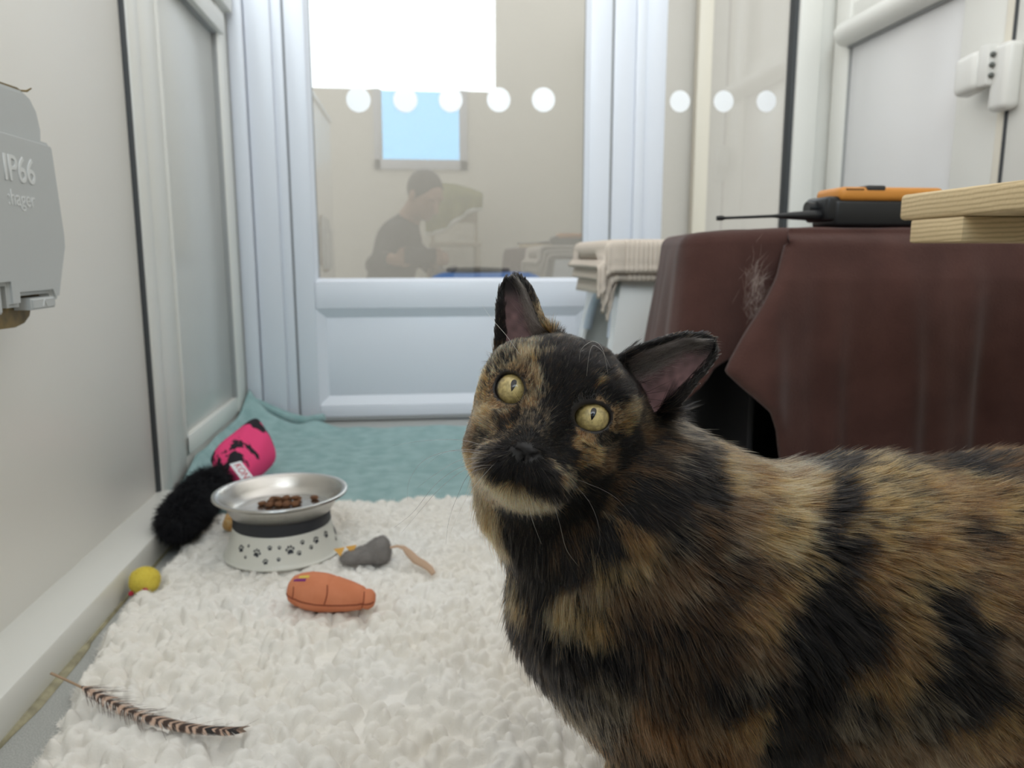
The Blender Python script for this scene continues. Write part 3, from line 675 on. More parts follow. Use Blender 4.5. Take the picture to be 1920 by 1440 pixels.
def strands(name, P, N_, dirv, length, lift, rad, col, seg=5, curl=0.25, clump=0.0, cfreq=230, grav=0.0, tipc=None, m=hmat, own=None, pull=None, parent=None):
    parent = parent or cat_root
    n = len(P); t = dirv-N_*(dirv*N_).sum(1)[:, None]; t = nrm(t+1e-9); jit = rng.normal(0, 1, (n, 3))*curl; t = nrm(t+jit-N_*(jit*N_).sum(1)[:, None])
    la = lift[:, None]; d0 = nrm(t*np.cos(la*1.5)+N_*np.sin(la*1.5)); d1 = nrm(t*np.cos(la*0.55)+N_*np.sin(la*0.55)+np.array([0, 0, -1.0])*grav)
    if clump > 0:
        cv = np.stack([vnoise(P, cfreq, 31), vnoise(P, cfreq, 32), vnoise(P, cfreq, 33)], 1)-0.5
        cv2 = np.stack([vnoise(P, cfreq*0.33, 34), vnoise(P, cfreq*0.33, 35), vnoise(P, cfreq*0.33, 36)], 1)-0.5
        d1 = nrm(d1+cv*clump+cv2*clump)
    u = np.linspace(0, 1, seg+1); pts = np.zeros((n, seg+1, 3), np.float32)
    for i, q in enumerate(u):
        pts[:, i] = P + (d0*(q-0.5*q*q)[..., None] if False else (d0*(q-0.5*q*q)+d1*(0.5*q*q))*length[:, None])
    if pull is not None:
        ci, own_, kk = pull; pos = np.cumsum(kk)-1; tgt = ci[own_]; good = kk[tgt] & kk; src = pos[np.nonzero(good)[0]]; tg = pos[tgt[good]]
        w_ = (PULL*u**1.1)[None, :, None]; base = pts.copy(); pts[src] = base[src]*(1-w_)+base[tg]*w_
    hc = bpy.data.hair_curves.new(name); hc.add_curves([seg+1]*n); hc.position_data.foreach_set('vector', pts.ravel())
    ra = hc.attributes.new('radius', 'FLOAT', 'POINT') if 'radius' not in hc.attributes else hc.attributes['radius']
    prof = np.clip(1.0-u**2.2*0.95, 0.05, 1)*np.where(u < 0.1, 0.8, 1)
    ra.data.foreach_set('value', (rad[:, None]*prof[None]).astype(np.float32).ravel())
    ca = hc.attributes.new('tint', 'FLOAT_COLOR', 'POINT'); cc = np.ones((n, seg+1, 4), np.float32)
    tc_ = col if tipc is None else tipc
    ramp = (0.38+0.92*u**0.8)[None, :, None] if tipc is not None else 1.0  # roots darkened, tips lightened: shade between the locks put into the hair colour
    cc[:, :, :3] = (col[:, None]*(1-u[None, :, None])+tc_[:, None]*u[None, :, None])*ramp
    ca.data.foreach_set('color', cc.ravel()); hc.materials.append(m)
    o = bpy.data.objects.new(name, hc); C.objects.link(o); o.parent = parent; o.matrix_parent_inverse = parent_inv(parent)
    return o
def direction(P):
    h = hl(P); rad_ = h-np.array([0, -2.3, 2.2]); rad_[:, 1] += 0.0
    hdw = nrm(rad_)@HM
    d = np.zeros_like(P)
    for s in range(0, len(P), 40000):
        q = P[s:s+40000]; dd = ((q[:, None]-FP[None])**2).sum(-1); w_ = np.exp(-dd/(2*0.022**2))+1e-12/(dd+1e-6); d[s:s+40000] = (w_[..., None]*FD[None]).sum(1)
    d = nrm(d)
    r_ = np.linalg.norm(h*np.array([1, 0.9, 1])-np.array([0, -0.5, -2.2]), axis=1); a = np.clip((6.0-r_)/2.0, 0, 1)
    return d, hdw, a
LEN_S = 1.0
def coat_hairs(N, wgt, radius, tag_, PERC=11):
    P, N_, vi = seed(N, wgt)
    h = hl(P); d, hdw, a = direction(P)
    t = d*(1-a[:, None])+hdw*a[:, None]
    rnose = np.linalg.norm(h-np.array([0, -2.5, 1.6]), axis=1)
    Lh = 0.0016+np.clip(rnose-0.6, 0, 6)*0.00118; Lh = np.minimum(Lh, 0.0095)
    Lb = 0.0165+0.004*vnoise(P, 25, 3)
    low = np.clip((0.10-P[:, 2])/0.06, 0, 1); Lb = Lb*(1-low)+0.007*low
    Ln = Lh*a+Lb*(1-a)
    lift = (0.19)*a+0.36*(1-a)
    isear = et[vi] >= 0
    te = et[vi]; Ln = np.where(isear & (te > 0.12), 0.0034, Ln); lift = np.where(isear, 0.2, lift)
    earup = np.where(eside[vi][:, None] > 0, (np.array([0.62, 0.76, 0.0])@HM)[None], (np.array([-0.35, 0.93, 0])@HM)[None])
    t = np.where((isear & (te > 0.08))[:, None], earup, t)
    er = eye_r[vi]; Ln = Ln*np.clip((er-1.10)/0.9, 0.22, 1)
    Ln *= rng.uniform(0.7, 1.15, len(P))
    keep = (er > 1.16) & (nose[vi] > 1.12) & ~(inside[vi] & (es[vi] > 0.16) & (es[vi] < 0.93)) & ~mouth[vi]
    # no fur poking into the eyes: sweep the direction away from each eye
    for s, ec, gx, gy, g in EYES:
        q = h-ec; rr_ = np.sqrt((q@gx)**2+(q@gy)**2); near = (rr_ < 1.5) & (q@g > 0)
        out = nrm(((q@gx)[:, None]*gx+(q@gy)[:, None]*gy)/rr_[:, None].clip(0.01))@HM
        wn = np.where(near, np.clip((1.5-rr_)/0.5, 0, 1)*1.1, 0)[:, None]; t = t*(1-wn*0.6)+out*wn
    # locks: every hair belongs to the nearest clump seed, shares its colour and bends towards it
    ci = rng.choice(len(P), int(len(P)/PERC), replace=False); kd = kdtree.KDTree(len(ci))
    for j, i in enumerate(ci): kd.insert(P[i], j)
    kd.balance(); own = np.array([kd.find(p_)[1] for p_ in P])
    rc = rng.random((len(ci), 3))[own]; rnd = rng.random((len(P), 2))
    big = np.clip((np.where(a > 0.5, vnoise(P, 420, 45), vnoise(P, 210, 41))-0.5)*1.8+0.5, 0, 1)
    nz = np.stack([rc[:, 0]*0.5+big*0.5, rc[:, 1]*0.8+big*0.2], 1)
    col = coat(P, rnd, nz)
    col = col*np.exp(rng.normal(0, 1, (len(P), 1))*(0.42+0.2*a[:, None]))*(0.45+0.9*rc[:, 2:3])
    ek = (isear & (te > 0.3) & (es[vi] > 0.0)); col = np.where(ek[:, None], col*0.0+np.array([0.010, 0.009, 0.009])*rng.uniform(0.6, 2.4, (len(P), 1)), col)
    col = np.where((er < 1.45)[:, None], col*0.5, col)
    light = rng.random(len(P)) < 0.035
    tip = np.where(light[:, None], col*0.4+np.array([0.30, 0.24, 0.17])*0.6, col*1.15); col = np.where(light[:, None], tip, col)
    k = keep
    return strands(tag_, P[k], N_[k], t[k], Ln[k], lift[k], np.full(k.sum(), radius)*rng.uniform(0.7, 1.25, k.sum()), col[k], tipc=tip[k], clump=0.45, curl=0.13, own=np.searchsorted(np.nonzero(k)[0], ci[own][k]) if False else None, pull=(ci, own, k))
facing = per_tri(np.clip(((EYE-BV)*NV).sum(1)/0.4*1.5+0.75, 0.06, 1))
inf = per_tri(((px_ > -200) & (px_ < 2150) & (py_ < 1650)).astype(float)*0.93+0.07)
hdist = per_tri(np.linalg.norm(BH-np.array([0, -0.5, -2.5]), axis=1))
QF = 1.0; PULL = 0.42
coat_hairs(int(190000*QF), facing*inf*np.clip((7.5-hdist)/1.2, 0, 1), 0.000062, 'head_fur', 8)
PULL = 0.72
coat_hairs(int(300000*QF), facing*inf*np.clip((hdist-5.5)/1.2, 0, 1), 0.000085, 'body_fur', 16)
# scattered longer guard hairs with light tips
def guard(N, wgt, name):
    P, N_, vi = seed(N, wgt); d, hdw, a = direction(P); t = d*(1-a[:, None])+hdw*a[:, None]
    rnd = rng.random((N, 2)); nz = np.stack([vnoise(P, 210, 41), vnoise(P, 210, 46)], 1); c = coat(P, rnd, nz); br = c.max(1)
    c = c*1.15+np.array([0.10, 0.075, 0.045])*rng.random((N, 1))**2*(0.25+1.5*np.clip(br, 0, .5))[:, None]
    k = (eye_r[vi] > 1.7) & (nose[vi] > 1.8) & (et[vi] < 0.1) & ~mouth[vi] & ((br > 0.05) | (rng.random(N) < 0.25))
    Ln = (0.008*a+0.021*(1-a))*rng.uniform(0.75, 1.2, N)
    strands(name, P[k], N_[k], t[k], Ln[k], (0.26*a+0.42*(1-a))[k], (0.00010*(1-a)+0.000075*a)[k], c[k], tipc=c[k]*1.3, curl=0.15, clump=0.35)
guard(42000, facing*inf*np.clip((hdist-4.0)/1.2, 0.25, 1), 'guard_hairs')
# long fine hairs inside the ears
P, N_, vi = seed(7000, per_tri(inside.astype(float)*((es < 0.55) & (et < 0.8))+0.0))
iu = np.where(eside[vi][:, None] > 0, (np.array([0.75, 0.45, 0.25])@HM)[None], (np.array([-0.45, 0.85, 0.25])@HM)[None])
gr = rng.uniform(0.25, 1, (len(P), 1)); k = rng.random(len(P)) < 0.55
strands('ear_tuft', P[k], N_[k], iu[k], rng.uniform(0.006, 0.015, k.sum()), np.full(k.sum(), 0.28), np.full(k.sum(), 0.00007), (np.array([[0.60, 0.52, 0.47]])*gr)[k], curl=0.22, clump=0.5)
# whiskers and brow hairs
def whisk(name, lst, rad, col):
    paths = []
    for w_ in lst:
        q = [at(*p_) for p_ in w_]; out = []
        for i in range(15):
            u_ = i/14*(len(q)-1); j = min(int(u_), len(q)-2); fr = u_-j
            p0, p1, p2, p3 = q[max(j-1, 0)], q[j], q[j+1], q[min(j+2, len(q)-1)]
            out.append(0.5*((2*p1)+(-p0+p2)*fr+(2*p0-5*p1+4*p2-p3)*fr**2+(-p0+3*p1-3*p2+p3)*fr**3))
        paths.append(out)
    A = np.array(paths, np.float32); n = len(A); hc = bpy.data.hair_curves.new(name); hc.add_curves([15]*n); hc.position_data.foreach_set('vector', A.ravel())
    ra = hc.attributes.new('radius', 'FLOAT', 'POINT') if 'radius' not in hc.attributes else hc.attributes['radius']
    ra.data.foreach_set('value', np.tile(np.linspace(rad, rad*0.18, 15), n).astype(np.float32))
    ca = hc.attributes.new('tint', 'FLOAT_COLOR', 'POINT'); cc = np.ones((n*15, 4), np.float32); cc[:, :3] = col; ca.data.foreach_set('color', cc.ravel()); hc.materials.append(hmat)
    o = bpy.data.objects.new(name, hc); C.objects.link(o); o.parent = cat_root; o.matrix_parent_inverse = parent_inv(cat_root); return o
whisk('whisker', [[(935, 845, .352), (870, 826, .345), (800, 826, .342), (735, 836, .34)], [(930, 850, .352), (865, 843, .345), (800, 860, .34), (768, 900, .338), (764, 938, .337)],
    [(932, 855, .352), (868, 846, .345), (830, 850, .34), (790, 880, .338)], [(935, 862, .352), (872, 873, .345), (820, 905, .34), (775, 960, .338), (738, 990, .337)],
    [(938, 866, .352), (874, 880, .345), (826, 915, .34), (790, 955, .338), (752, 1000, .337)], [(940, 872, .352), (884, 886, .345), (858, 930, .34), (842, 975, .338), (836, 1020, .337)],
    [(934, 858, .353), (866, 862, .347), (815, 890, .343), (782, 915, .34)], [(1075, 905, .349), (1110, 950, .343), (1125, 1010, .34), (1110, 1075, .338)], [(1085, 900, .349), (1150, 930, .342), (1200, 985, .34)]], 0.00012, (0.05, 0.045, 0.05)).__setitem__('label', 'dark whiskers')
whisk('whisker', [[(935, 862, .350), (915, 882, .344), (880, 925, .340), (850, 985, .337), (842, 1015, .336)], [(932, 872, .350), (905, 873, .345), (880, 880, .342)],
    [(975, 665, .352), (950, 630, .344), (920, 595, .340), (903, 570, .338)], [(1140, 700, .350), (1130, 655, .342), (1112, 640, .338), (1090, 655, .336), (1086, 680, .335)],
    [(1100, 705, .350), (1104, 670, .343), (1112, 648, .340), (1130, 660, .338), (1145, 690, .337)], [(1040, 950, .352), (1050, 985, .346), (1062, 1030, .343), (1085, 1062, .341)], [(990, 945, .352), (998, 975, .347), (1015, 1020, .344)]],
    0.00011, (0.80, 0.75, 0.66)).__setitem__('label', 'white whiskers')
# ------------------------------------------------------------------ things in the room
def fuzz(name, o, N, length, rad, col, lift=0.9, curl=0.5, var=0.25, parent=None, flow=(0, 0, -1), rough=0.6, minn=None, clump=0.4, wfun=None):
    """short pile grown on a mesh part"""
    dg = bpy.context.evaluated_depsgraph_get(); dg.update(); oe = o.evaluated_get(dg); me = oe.to_mesh(); me.calc_loop_triangles()
    V = np.zeros(len(me.vertices)*3, np.float32); me.vertices.foreach_get('co', V); V = V.reshape(-1, 3).astype(float)
    T_ = np.zeros(len(me.loop_triangles)*3, np.int32); me.loop_triangles.foreach_get('vertices', T_); T_ = T_.reshape(-1, 3)
    VN = np.zeros(len(V)*3, np.float32); me.vertex_normals.foreach_get('vector', VN); VN = VN.reshape(-1, 3)
    mw = np.array(o.matrix_basis) if o.parent is None else np.array(o.matrix_parent_inverse.inverted() @ o.matrix_parent_inverse @ o.matrix_basis)
    V = V@mw[:3, :3].T+mw[:3, 3]; VN = VN@mw[:3, :3].T
    A_ = np.linalg.norm(np.cross(V[T_[:, 1]]-V[T_[:, 0]], V[T_[:, 2]]-V[T_[:, 0]]), axis=1)
    fn = np.cross(V[T_[:, 1]]-V[T_[:, 0]], V[T_[:, 2]]-V[T_[:, 0]]); fn /= np.linalg.norm(fn, axis=1, keepdims=True)+1e-12
    if wfun is not None: A_ = A_*wfun(V[T_[:, 0]])
    if minn is not None: A_ = A_*(fn[:, 2] > minn)
    k = rng.choice(len(T_), N, p=A_/A_.sum()); u = rng.random((N, 2)); fl = u.sum(1) > 1; u[fl] = 1-u[fl]
    a, b, c = T_[k].T; P = V[a]*(1-u.sum(1))[:, None]+V[b]*u[:, :1]+V[c]*u[:, 1:]; N_ = nrm(VN[a]+1e-9)
    m = bpy.data.materials.get('pile_'+name+o.name) or bpy.data.materials.new('pile_'+name+o.name); m.use_nodes = True
    b_ = m.node_tree.nodes['Principled BSDF']; at_ = m.node_tree.nodes.new('ShaderNodeAttribute'); at_.attribute_name = 'tint'
    m.node_tree.links.new(at_.outputs['Color'], b_.inputs['Base Color']); b_.inputs['Roughness'].default_value = rough; b_.inputs['Specular IOR Level'].default_value = 0.2
    cl = np.array(col)[None]*(1+rng.uniform(-var, var, (N, 1)))
    r = strands(name, P, N_, np.tile(np.array(flow, float), (N, 1))+rng.normal(0, 0.35, (N, 3)), length*rng.uniform(0.6, 1.2, N), np.full(N, lift), np.full(N, rad), cl, seg=4, curl=curl, clump=clump, m=m, parent=parent or o)
    r['kind'] = 'stuff'; oe.to_mesh_clear(); return r

# white bobbly fleece rug
rng2 = np.random.default_rng(3)
gs = 0.0017; rx0, rx1, ry0, ry1 = -0.335, 0.72, 0.30, 1.155
xs = np.arange(rx0, rx1, gs); ys = np.arange(ry0, ry1, gs); XX, YY = np.meshgrid(xs, ys, indexing='ij'); HH = np.zeros_like(XX)
nb = 9000
bx_ = rng2.uniform(rx0, rx1, nb); by_ = rng2.uniform(ry0, ry1, nb)
fluff = np.clip((by_-0.74)/0.12, 0, 1)*0.85                        # the far half lies flatter, like brushed pile
ba = rng2.uniform(0.0070, 0.0110, nb)*(1+0.2*fluff); bb = rng2.uniform(0.0046, 0.0068, nb)*(1-0.25*fluff); bt = rng2.normal(0.35, 0.8, nb); bh = rng2.uniform(0.0080, 0.0155, nb)*(1-0.35*fluff)
for i in range(nb):
    i0, i1 = int((bx_[i]-ba[i]-rx0)/gs), int((bx_[i]+ba[i]-rx0)/gs)+2; j0, j1 = int((by_[i]-ba[i]-ry0)/gs), int((by_[i]+ba[i]-ry0)/gs)+2
    i0, j0 = max(i0, 0), max(j0, 0); dx = XX[i0:i1, j0:j1]-bx_[i]; dy = YY[i0:i1, j0:j1]-by_[i]; c_, s_ = math.cos(bt[i]), math.sin(bt[i])
    q = 1-((dx*c_+dy*s_)/ba[i])**2-((-dx*s_+dy*c_)/bb[i])**2
    HH[i0:i1, j0:j1] = np.maximum(HH[i0:i1, j0:j1], np.where(q > 0, bh[i]*np.sqrt(np.clip(q, 0, 1)), 0))
P3 = np.stack([XX.ravel(), YY.ravel(), 0*XX.ravel()], 1)
wob = vnoise(P3, 55, 3)*0.009+vnoise(P3, 190, 4)*0.006-0.006
def pl(y, pts): return np.interp(y, [p[0] for p in pts], [p[1] for p in pts])
left = pl(P3[:, 1], [(0.30, -0.262), (0.534, -0.288), (0.66, -0.305), (0.78, -0.322), (0.835, -0.325), (0.848, -0.298), (0.87, -0.306), (0.923, -0.317), (0.985, -0.310), (1.105, -0.307), (1.2, -0.30)])
ed = np.minimum(P3[:, 0]-left-wob, (1.148-wob*0.6)-P3[:, 1]-0.045*np.clip(-P3[:, 0]-0.13, 0, 1)/0.15)
ed = np.where(P3[:, 0] > 0.255, np.minimum(ed, 0.752-P3[:, 1]), ed); und = (vnoise(P3, 11, 8)-0.5)*0.006
Z = 0.009+und+HH.ravel(); ef = np.clip(ed/0.010, 0, 1); Z = 0.0005+Z*np.sqrt(ef)
nxg, nyg = XX.shape; idx = np.arange(nxg*nyg).reshape(nxg, nyg)
Fq = np.stack([idx[:-1, :-1], idx[1:, :-1], idx[1:, 1:], idx[:-1, 1:]], -1).reshape(-1, 4); Fq = Fq[(ed[Fq] > -0.002).any(1)]
V = np.stack([P3[:, 0]+(rng2.random(len(P3))-0.5)*0.0004, P3[:, 1], Z], 1)
us = np.unique(Fq); rm = np.full(len(V), -1); rm[us] = np.arange(len(us)); V = V[us]; Fq = rm[Fq]
m = mat('white_fleece', (0.88, 0.865, 0.83), 0.9, spec=0.15, col2=(0.85, 0.815, 0.75), nscale=9, bump=0.25, bscale=600)
nn = m.node_tree; ge = nn.nodes.new('ShaderNodeTexNoise'); ge.inputs['Scale'].default_value = 26; ge.inputs['Detail'].default_value = 3
b_ = nn.nodes['Principled BSDF']; old = b_.inputs['Base Color'].links[0].from_socket
mrr = nn.nodes.new('ShaderNodeMapRange'); mrr.inputs[1].default_value = 0.60; mrr.inputs[2].default_value = 0.80; mrr.inputs[4].default_value = 0.30
mk = nn.nodes.new('ShaderNodeMix'); mk.data_type = 'RGBA'; mk.inputs[7].default_value = (0.46, 0.40, 0.34, 1)
tcc = nn.nodes.new('ShaderNodeTexCoord'); nn.links.new(tcc.outputs['Object'], ge.inputs['Vector']); nn.links.new(ge.outputs['Fac'], mrr.inputs[0]); nn.links.new(mrr.outputs[0], mk.inputs[0]); nn.links.new(old, mk.inputs[6]); nn.links.new(mk.outputs[2], b_.inputs['Base Color'])
rme = fast_mesh('rug', V, Fq, m); rug = bpy.data.objects.new('rug', rme); C.objects.link(rug)
tag(rug, 'thick white bobbly fleece rug covering most of the floor', 'rug')
fuzz('wool_pile', rug, 60000, 0.0060, 0.00013, (0.88, 0.86, 0.82), lift=0.5, curl=0.9, var=0.08, flow=(-0.7, 0.4, 0), clump=0.9, wfun=lambda P: np.clip((P[:, 1]-0.76)/0.2, 0.012, 1)+1.2*(P[:, 2] < 0.008))
def rz(x, y):
    i = np.argmin((V[:, 0]-x)**2+(V[:, 1]-y)**2); return float(V[i, 2])

# teal mat
n1, n2 = 170, 120
X_ = np.linspace(-0.386, 0.27, n1); U_ = np.linspace(0, 1, n2); v = []; f = []
for i, x in enumerate(X_):
    for j, u in enumerate(U_):
        rear = 1.690+0.060*math.exp(-(x+0.386)/0.055); y = 1.135+(rear-1.135)*u
        lw = math.exp(-((x+0.386)/0.028)**1.3)*min(1, max(0, (y-1.18)/0.15))
        z = 0.006+0.040*lw
        cr = max(0, (y-1.60)/(rear-1.60))**1.6
        z += cr*(0.040*math.exp(-((x+0.386)/0.085)**2)+0.016*math.exp(-((x+0.235)/0.035)**2))
        z += 0.0012*math.sin(x*37+y*23)+0.0010*math.sin(x*71-y*49)
        v.append((x, y, z)); 
        if i and j: a = i*n2+j; f.append((a-n2-1, a-n2, a, a-1))
teal = mat('teal_felt', (0.25, 0.40, 0.40), 0.95, spec=0.1, col2=(0.34, 0.50, 0.50), nscale=38, bump=0.8, bscale=500, sheen=0.15)
tm = mesh_obj('mat', v, [q[::-1] for q in f], teal); tag(tm, 'teal felt floor mat in front of the back door with a curled corner', 'mat')
md = tm.modifiers.new('t', 'SOLIDIFY'); md.thickness = 0.004; md.offset = -1
bm = bmesh.new(); pts = []; rr = []
for u in np.linspace(0, 1, 30):
    x = -0.378+0.158*u; pts.append((x, 1.752-0.030*u, 0.060-0.046*math.sin(min(1, u*1.25)*PI/2)+0.014*max(0, u-0.75)*4*0.8)); rr.append(0.0125*(1-0.35*abs(2*u-1)**3))
tube(bm, pts, rr, 14); bm_obj('curled_edge', bm, teal, tm)

# feeding bowl on its raised stand
bc = (-0.177, 0.945); bz = 0.017
bowl = empty('food_bowl', (bc[0], bc[1], bz), 'stainless steel cat bowl on a white paw print stand with a black band', 'bowl')
def lathe_obj(name, prof, m, parent, c=bc, z=bz, n=96):
    bm = bmesh.new(); lathe(bm, prof, n, c[0], c[1], z); bmesh.ops.recalc_face_normals(bm, faces=bm.faces); return bm_obj(name, bm, m, parent, angle=50)
cream = mat('cream_plastic', (0.72, 0.72, 0.66), 0.35); black = mat('black_rubber', (0.022, 0.025, 0.032), 0.55)
def base_r(z): t = z/0.036; return 0.0715-0.0125*t**0.75
st_ = lathe_obj('stand', [(0.0, 0.001), (0.066, 0.0), (0.0712, 0.0005), (0.0718, 0.002)]+[(base_r(z), z) for z in np.linspace(0.003, 0.036, 12)]+[(0.0575, 0.0375), (0.0, 0.0375)], cream, bowl)
lathe_obj('rubber_band', [(0.0, 0.0372), (0.0585, 0.0372), (0.0592, 0.0385), (0.0583, 0.0440), (0.0592, 0.0500), (0.0585, 0.0515), (0.0, 0.0515)], black, bowl)
steel = mat('brushed_steel', (0.62, 0.60, 0.57), 0.24, metal=1.0, bump=0.15, bscale=60, stretch=(1, 1, 30))
lathe_obj('steel_dish', [(0.0, 0.0517), (0.058, 0.0517), (0.0605, 0.0525), (0.0700, 0.0690), (0.0735, 0.0725), (0.0790, 0.0735), (0.0812, 0.0750), (0.0805, 0.0770), (0.0785, 0.0775),
     (0.0745, 0.0762), (0.0715, 0.0735), (0.0660, 0.0640), (0.0600, 0.0560), (0.0560, 0.0545), (0.0, 0.0545)], steel, bowl)
# paw prints wrapped round the stand
bm = bmesh.new()
def stand_pt(a, z, off=0.0004): r = base_r(z)+off; return (bc[0]+r*math.cos(a), bc[1]+r*math.sin(a), bz+z)
def blob(a, z, ra, rz_, rot=0):
    vs = []
    for k in range(14):
        t = 2*PI*k/14; dx, dz = ra*math.cos(t), rz_*math.sin(t); dx, dz = dx*math.cos(rot)-dz*math.sin(rot), dx*math.sin(rot)+dz*math.cos(rot); vs.append(bm.verts.new(stand_pt(a+dx/0.066, z+dz)))
    bm.faces.new(vs)
def paw(a, z, s, rot):
    def o(dx, dz): return (a+(dx*math.cos(rot)-dz*math.sin(rot))*s/0.066, z+(dx*math.sin(rot)+dz*math.cos(rot))*s)
    blob(*o(0, -0.0012), 0.0026*s, 0.0020*s, rot); blob(*o(-0.0017, -0.0022), 0.0012*s, 0.0012*s, rot); blob(*o(0.0017, -0.0022), 0.0012*s, 0.0012*s, rot)
    for dx, dz in ((-0.0034, 0.0010), (-0.0013, 0.0030), (0.0013, 0.0030), (0.0034, 0.0010)): blob(*o(dx, dz), 0.0010*s, 0.0014*s, rot)
r3 = random.Random(5)
def ang(px): # azimuth on the stand seen at a pixel column
    best = min((abs(proj((bc[0]+0.066*math.cos(a), bc[1]+0.066*math.sin(a), bz+0.02))[0]-px), a) for a in np.linspace(-PI, 0, 181)); return best[1]
for px, z, s, rot in ((449, 0.022, 1.15, 0.3), (462, 0.027, .5, .2), (459, 0.014, .5, .4), (480, 0.020, 1.25, -0.3), (504, 0.026, .75, .1), (497, 0.011, .85, .2), (524, 0.026, .6, -.2), (521, 0.013, .6, 0), (544, 0.022, 1.35, 0.1),
                      (571, 0.028, .75, .2), (562, 0.017, .75, .3), (585, 0.020, .7, .4), (598, 0.026, 1.1, .3), (618, 0.027, 1.1, .2), (630, 0.014, .7, .1)): paw(ang(px), z, s*0.92, rot)
for k in range(26): paw(PI*k/26+0.03, 0.012+0.014*r3.random(), r3.choice((.6, .8, 1.2)), r3.uniform(-.5, .5))
bm_obj('paw_print_pattern', bm, mat('paw_ink', (0.03, 0.035, 0.045), 0.5), bowl, smooth=False)
# kibble
kib = mat('kibble_brown', (0.20, 0.085, 0.035), 0.75, noise=0.4, nscale=300, bump=0.8, bscale=700)
bm = bmesh.new(); lathe(bm, [(0, -0.0026), (0.0036, -0.0024), (0.0052, -0.001), (0.0054, 0.0008), (0.0040, 0.0022), (0.0016, 0.0021), (0, 0.0016)], 14); bmesh.ops.recalc_face_normals(bm, faces=bm.faces)
k0 = bm_obj('kibble_piece', bm, kib, None, angle=80); r4 = random.Random(11); done = []
KL = ['brown kibble piece in the steel bowl, leftmost of the pile', 'brown kibble piece lying alone at the right side of the bowl']
spots = [(-0.026, 0.000)] + [(0.036, 0.016)] + [(-0.016+0.0105*(i % 4)+r4.uniform(-.001, .001), -0.006+0.0100*(i//4)+r4.uniform(-.001, .001)) for i in range(12)] + [(-0.008+0.011*i, 0.004) for i in range(3)]
for i, (dx, dy) in enumerate(spots):
    o = k0 if i == 0 else k0.copy()
    if i: C.objects.link(o)
    z = bz+0.0545+0.0030 + (0.0045 if i >= 14 else 0)
    o.location = (bc[0]+dx, bc[1]+dy+0.012, z); o.rotation_euler = (r4.uniform(-.25, .25), r4.uniform(-.25, .25), r4.uniform(0, 6))
    lab = KL[i] if i < 2 else ('brown kibble piece in the pile in the middle of the steel bowl' if i < 14 else 'brown kibble piece lying on top of the pile in the bowl')
    tag(o, lab, 'cat food', 'kibble in the bowl')

# orange carrot toy
ca_, cb_ = onz(541, 1104, 0.040), onz(704, 1121, 0.036); ax_ = nrm(cb_-ca_); Lc = np.linalg.norm(cb_-ca_); sd_ = nrm(np.cross([0, 0, 1], ax_)); up_ = np.cross(ax_, sd_)
orange = mat('orange_cotton', (0.72, 0.27, 0.145), 0.9, spec=0.15, col2=(0.66, 0.235, 0.12), nscale=50, bump=0.5, bscale=1500)
def car_r(t): return np.interp(t, [0, .02, .06, .13, .25, .4, .55, .7, .84, .885, .94, .98, 1.0], [0, .009, .0145, .0180, .0208, .0212, .0192, .0165, .0128, .0112, .0108, .0075, 0.0])
def car_pt(t, a, off=0.0):
    g = 1-0.035*math.exp(-((t-0.52)/0.012)**2)*max(0, math.sin(a)+0.4)-0.10*math.exp(-((t-0.875)/0.016)**2)-0.05*math.exp(-((t-0.17)/0.012)**2)*max(0, math.cos(a*1.0+2.6))
    r = car_r(t)*g+off; sq = 0.84 if math.sin(a) < 0 else 0.98
    # the side seam pinches the cloth
    pinch = 1+0.05*math.exp(-((a-(-2.75))/0.25)**2)
    return ca_+ax_*Lc*t+sd_*r*math.cos(a)*1.04*pinch+up_*r*math.sin(a)*sq+up_*(-0.003*t)
ts = np.linspace(0, 1, 90); na = 56; v = []; f = []
for t in ts:
    for k in range(na): v.append(car_pt(t, -PI+2*PI*k/na))
for i in range(len(ts)-1):
    for k in range(na): f.append((i*na+k, i*na+(k+1) % na, (i+1)*na+(k+1) % na, (i+1)*na+k))
car = mesh_obj('toy_carrot', v, f, orange); tag(car, 'orange stuffed carrot toy lying on the white rug in front of the bowl', 'cat toy')
dark = mat('seam_thread', (0.26, 0.06, 0.025), 0.8)
def on_car(path): return [car_pt(t, a, 0.0002) for t, a in path]
sg = -1 if (sd_@(EYE-ca_)) > 0 else 1     # seam faces the camera side
sa = (lambda a: a) if sg > 0 else (lambda a: PI-a)
bm = bmesh.new(); tube(bm, on_car([(t, sa(PI-0.04+0.16*math.sin(t*3.2))) for t in np.linspace(0.03, 0.99, 60)]), 0.0008, 6)
for t0, a0, a1, d in ((0.50, 2.2, 3.2, 0.02), (0.13, 2.5, 3.2, 0.01), (0.885, 1.9, 3.6, 0.02)):
    tube(bm, on_car([(t0+d*math.sin(u*PI), sa(a0+(a1-a0)*u)) for u in np.linspace(0, 1, 14)]), 0.0006, 6)
bm_obj('seam', bm, dark, car)
def car_patch(name, t0, t1, a0, a1, col):
    v = []; f = []
    for i, t in enumerate(np.linspace(t0, t1, 10)):
        for j, a in enumerate(np.linspace(a0, a1, 8)):
            v.append(car_pt(t+0.03*(a-a0), sa(a), 0.0004)); 
            if i and j: q = i*8+j; f.append((q-9, q-8, q, q-1))
    return mesh_obj(name, v, f, mat(name+'_thread', col, 0.8), car)
car_patch('yellow_print', 0.15, 0.27, 1.80, 1.98, (0.72, 0.52, 0.10)); car_patch('purple_print', 0.10, 0.25, 2.03, 2.18, (0.20, 0.02, 0.17))

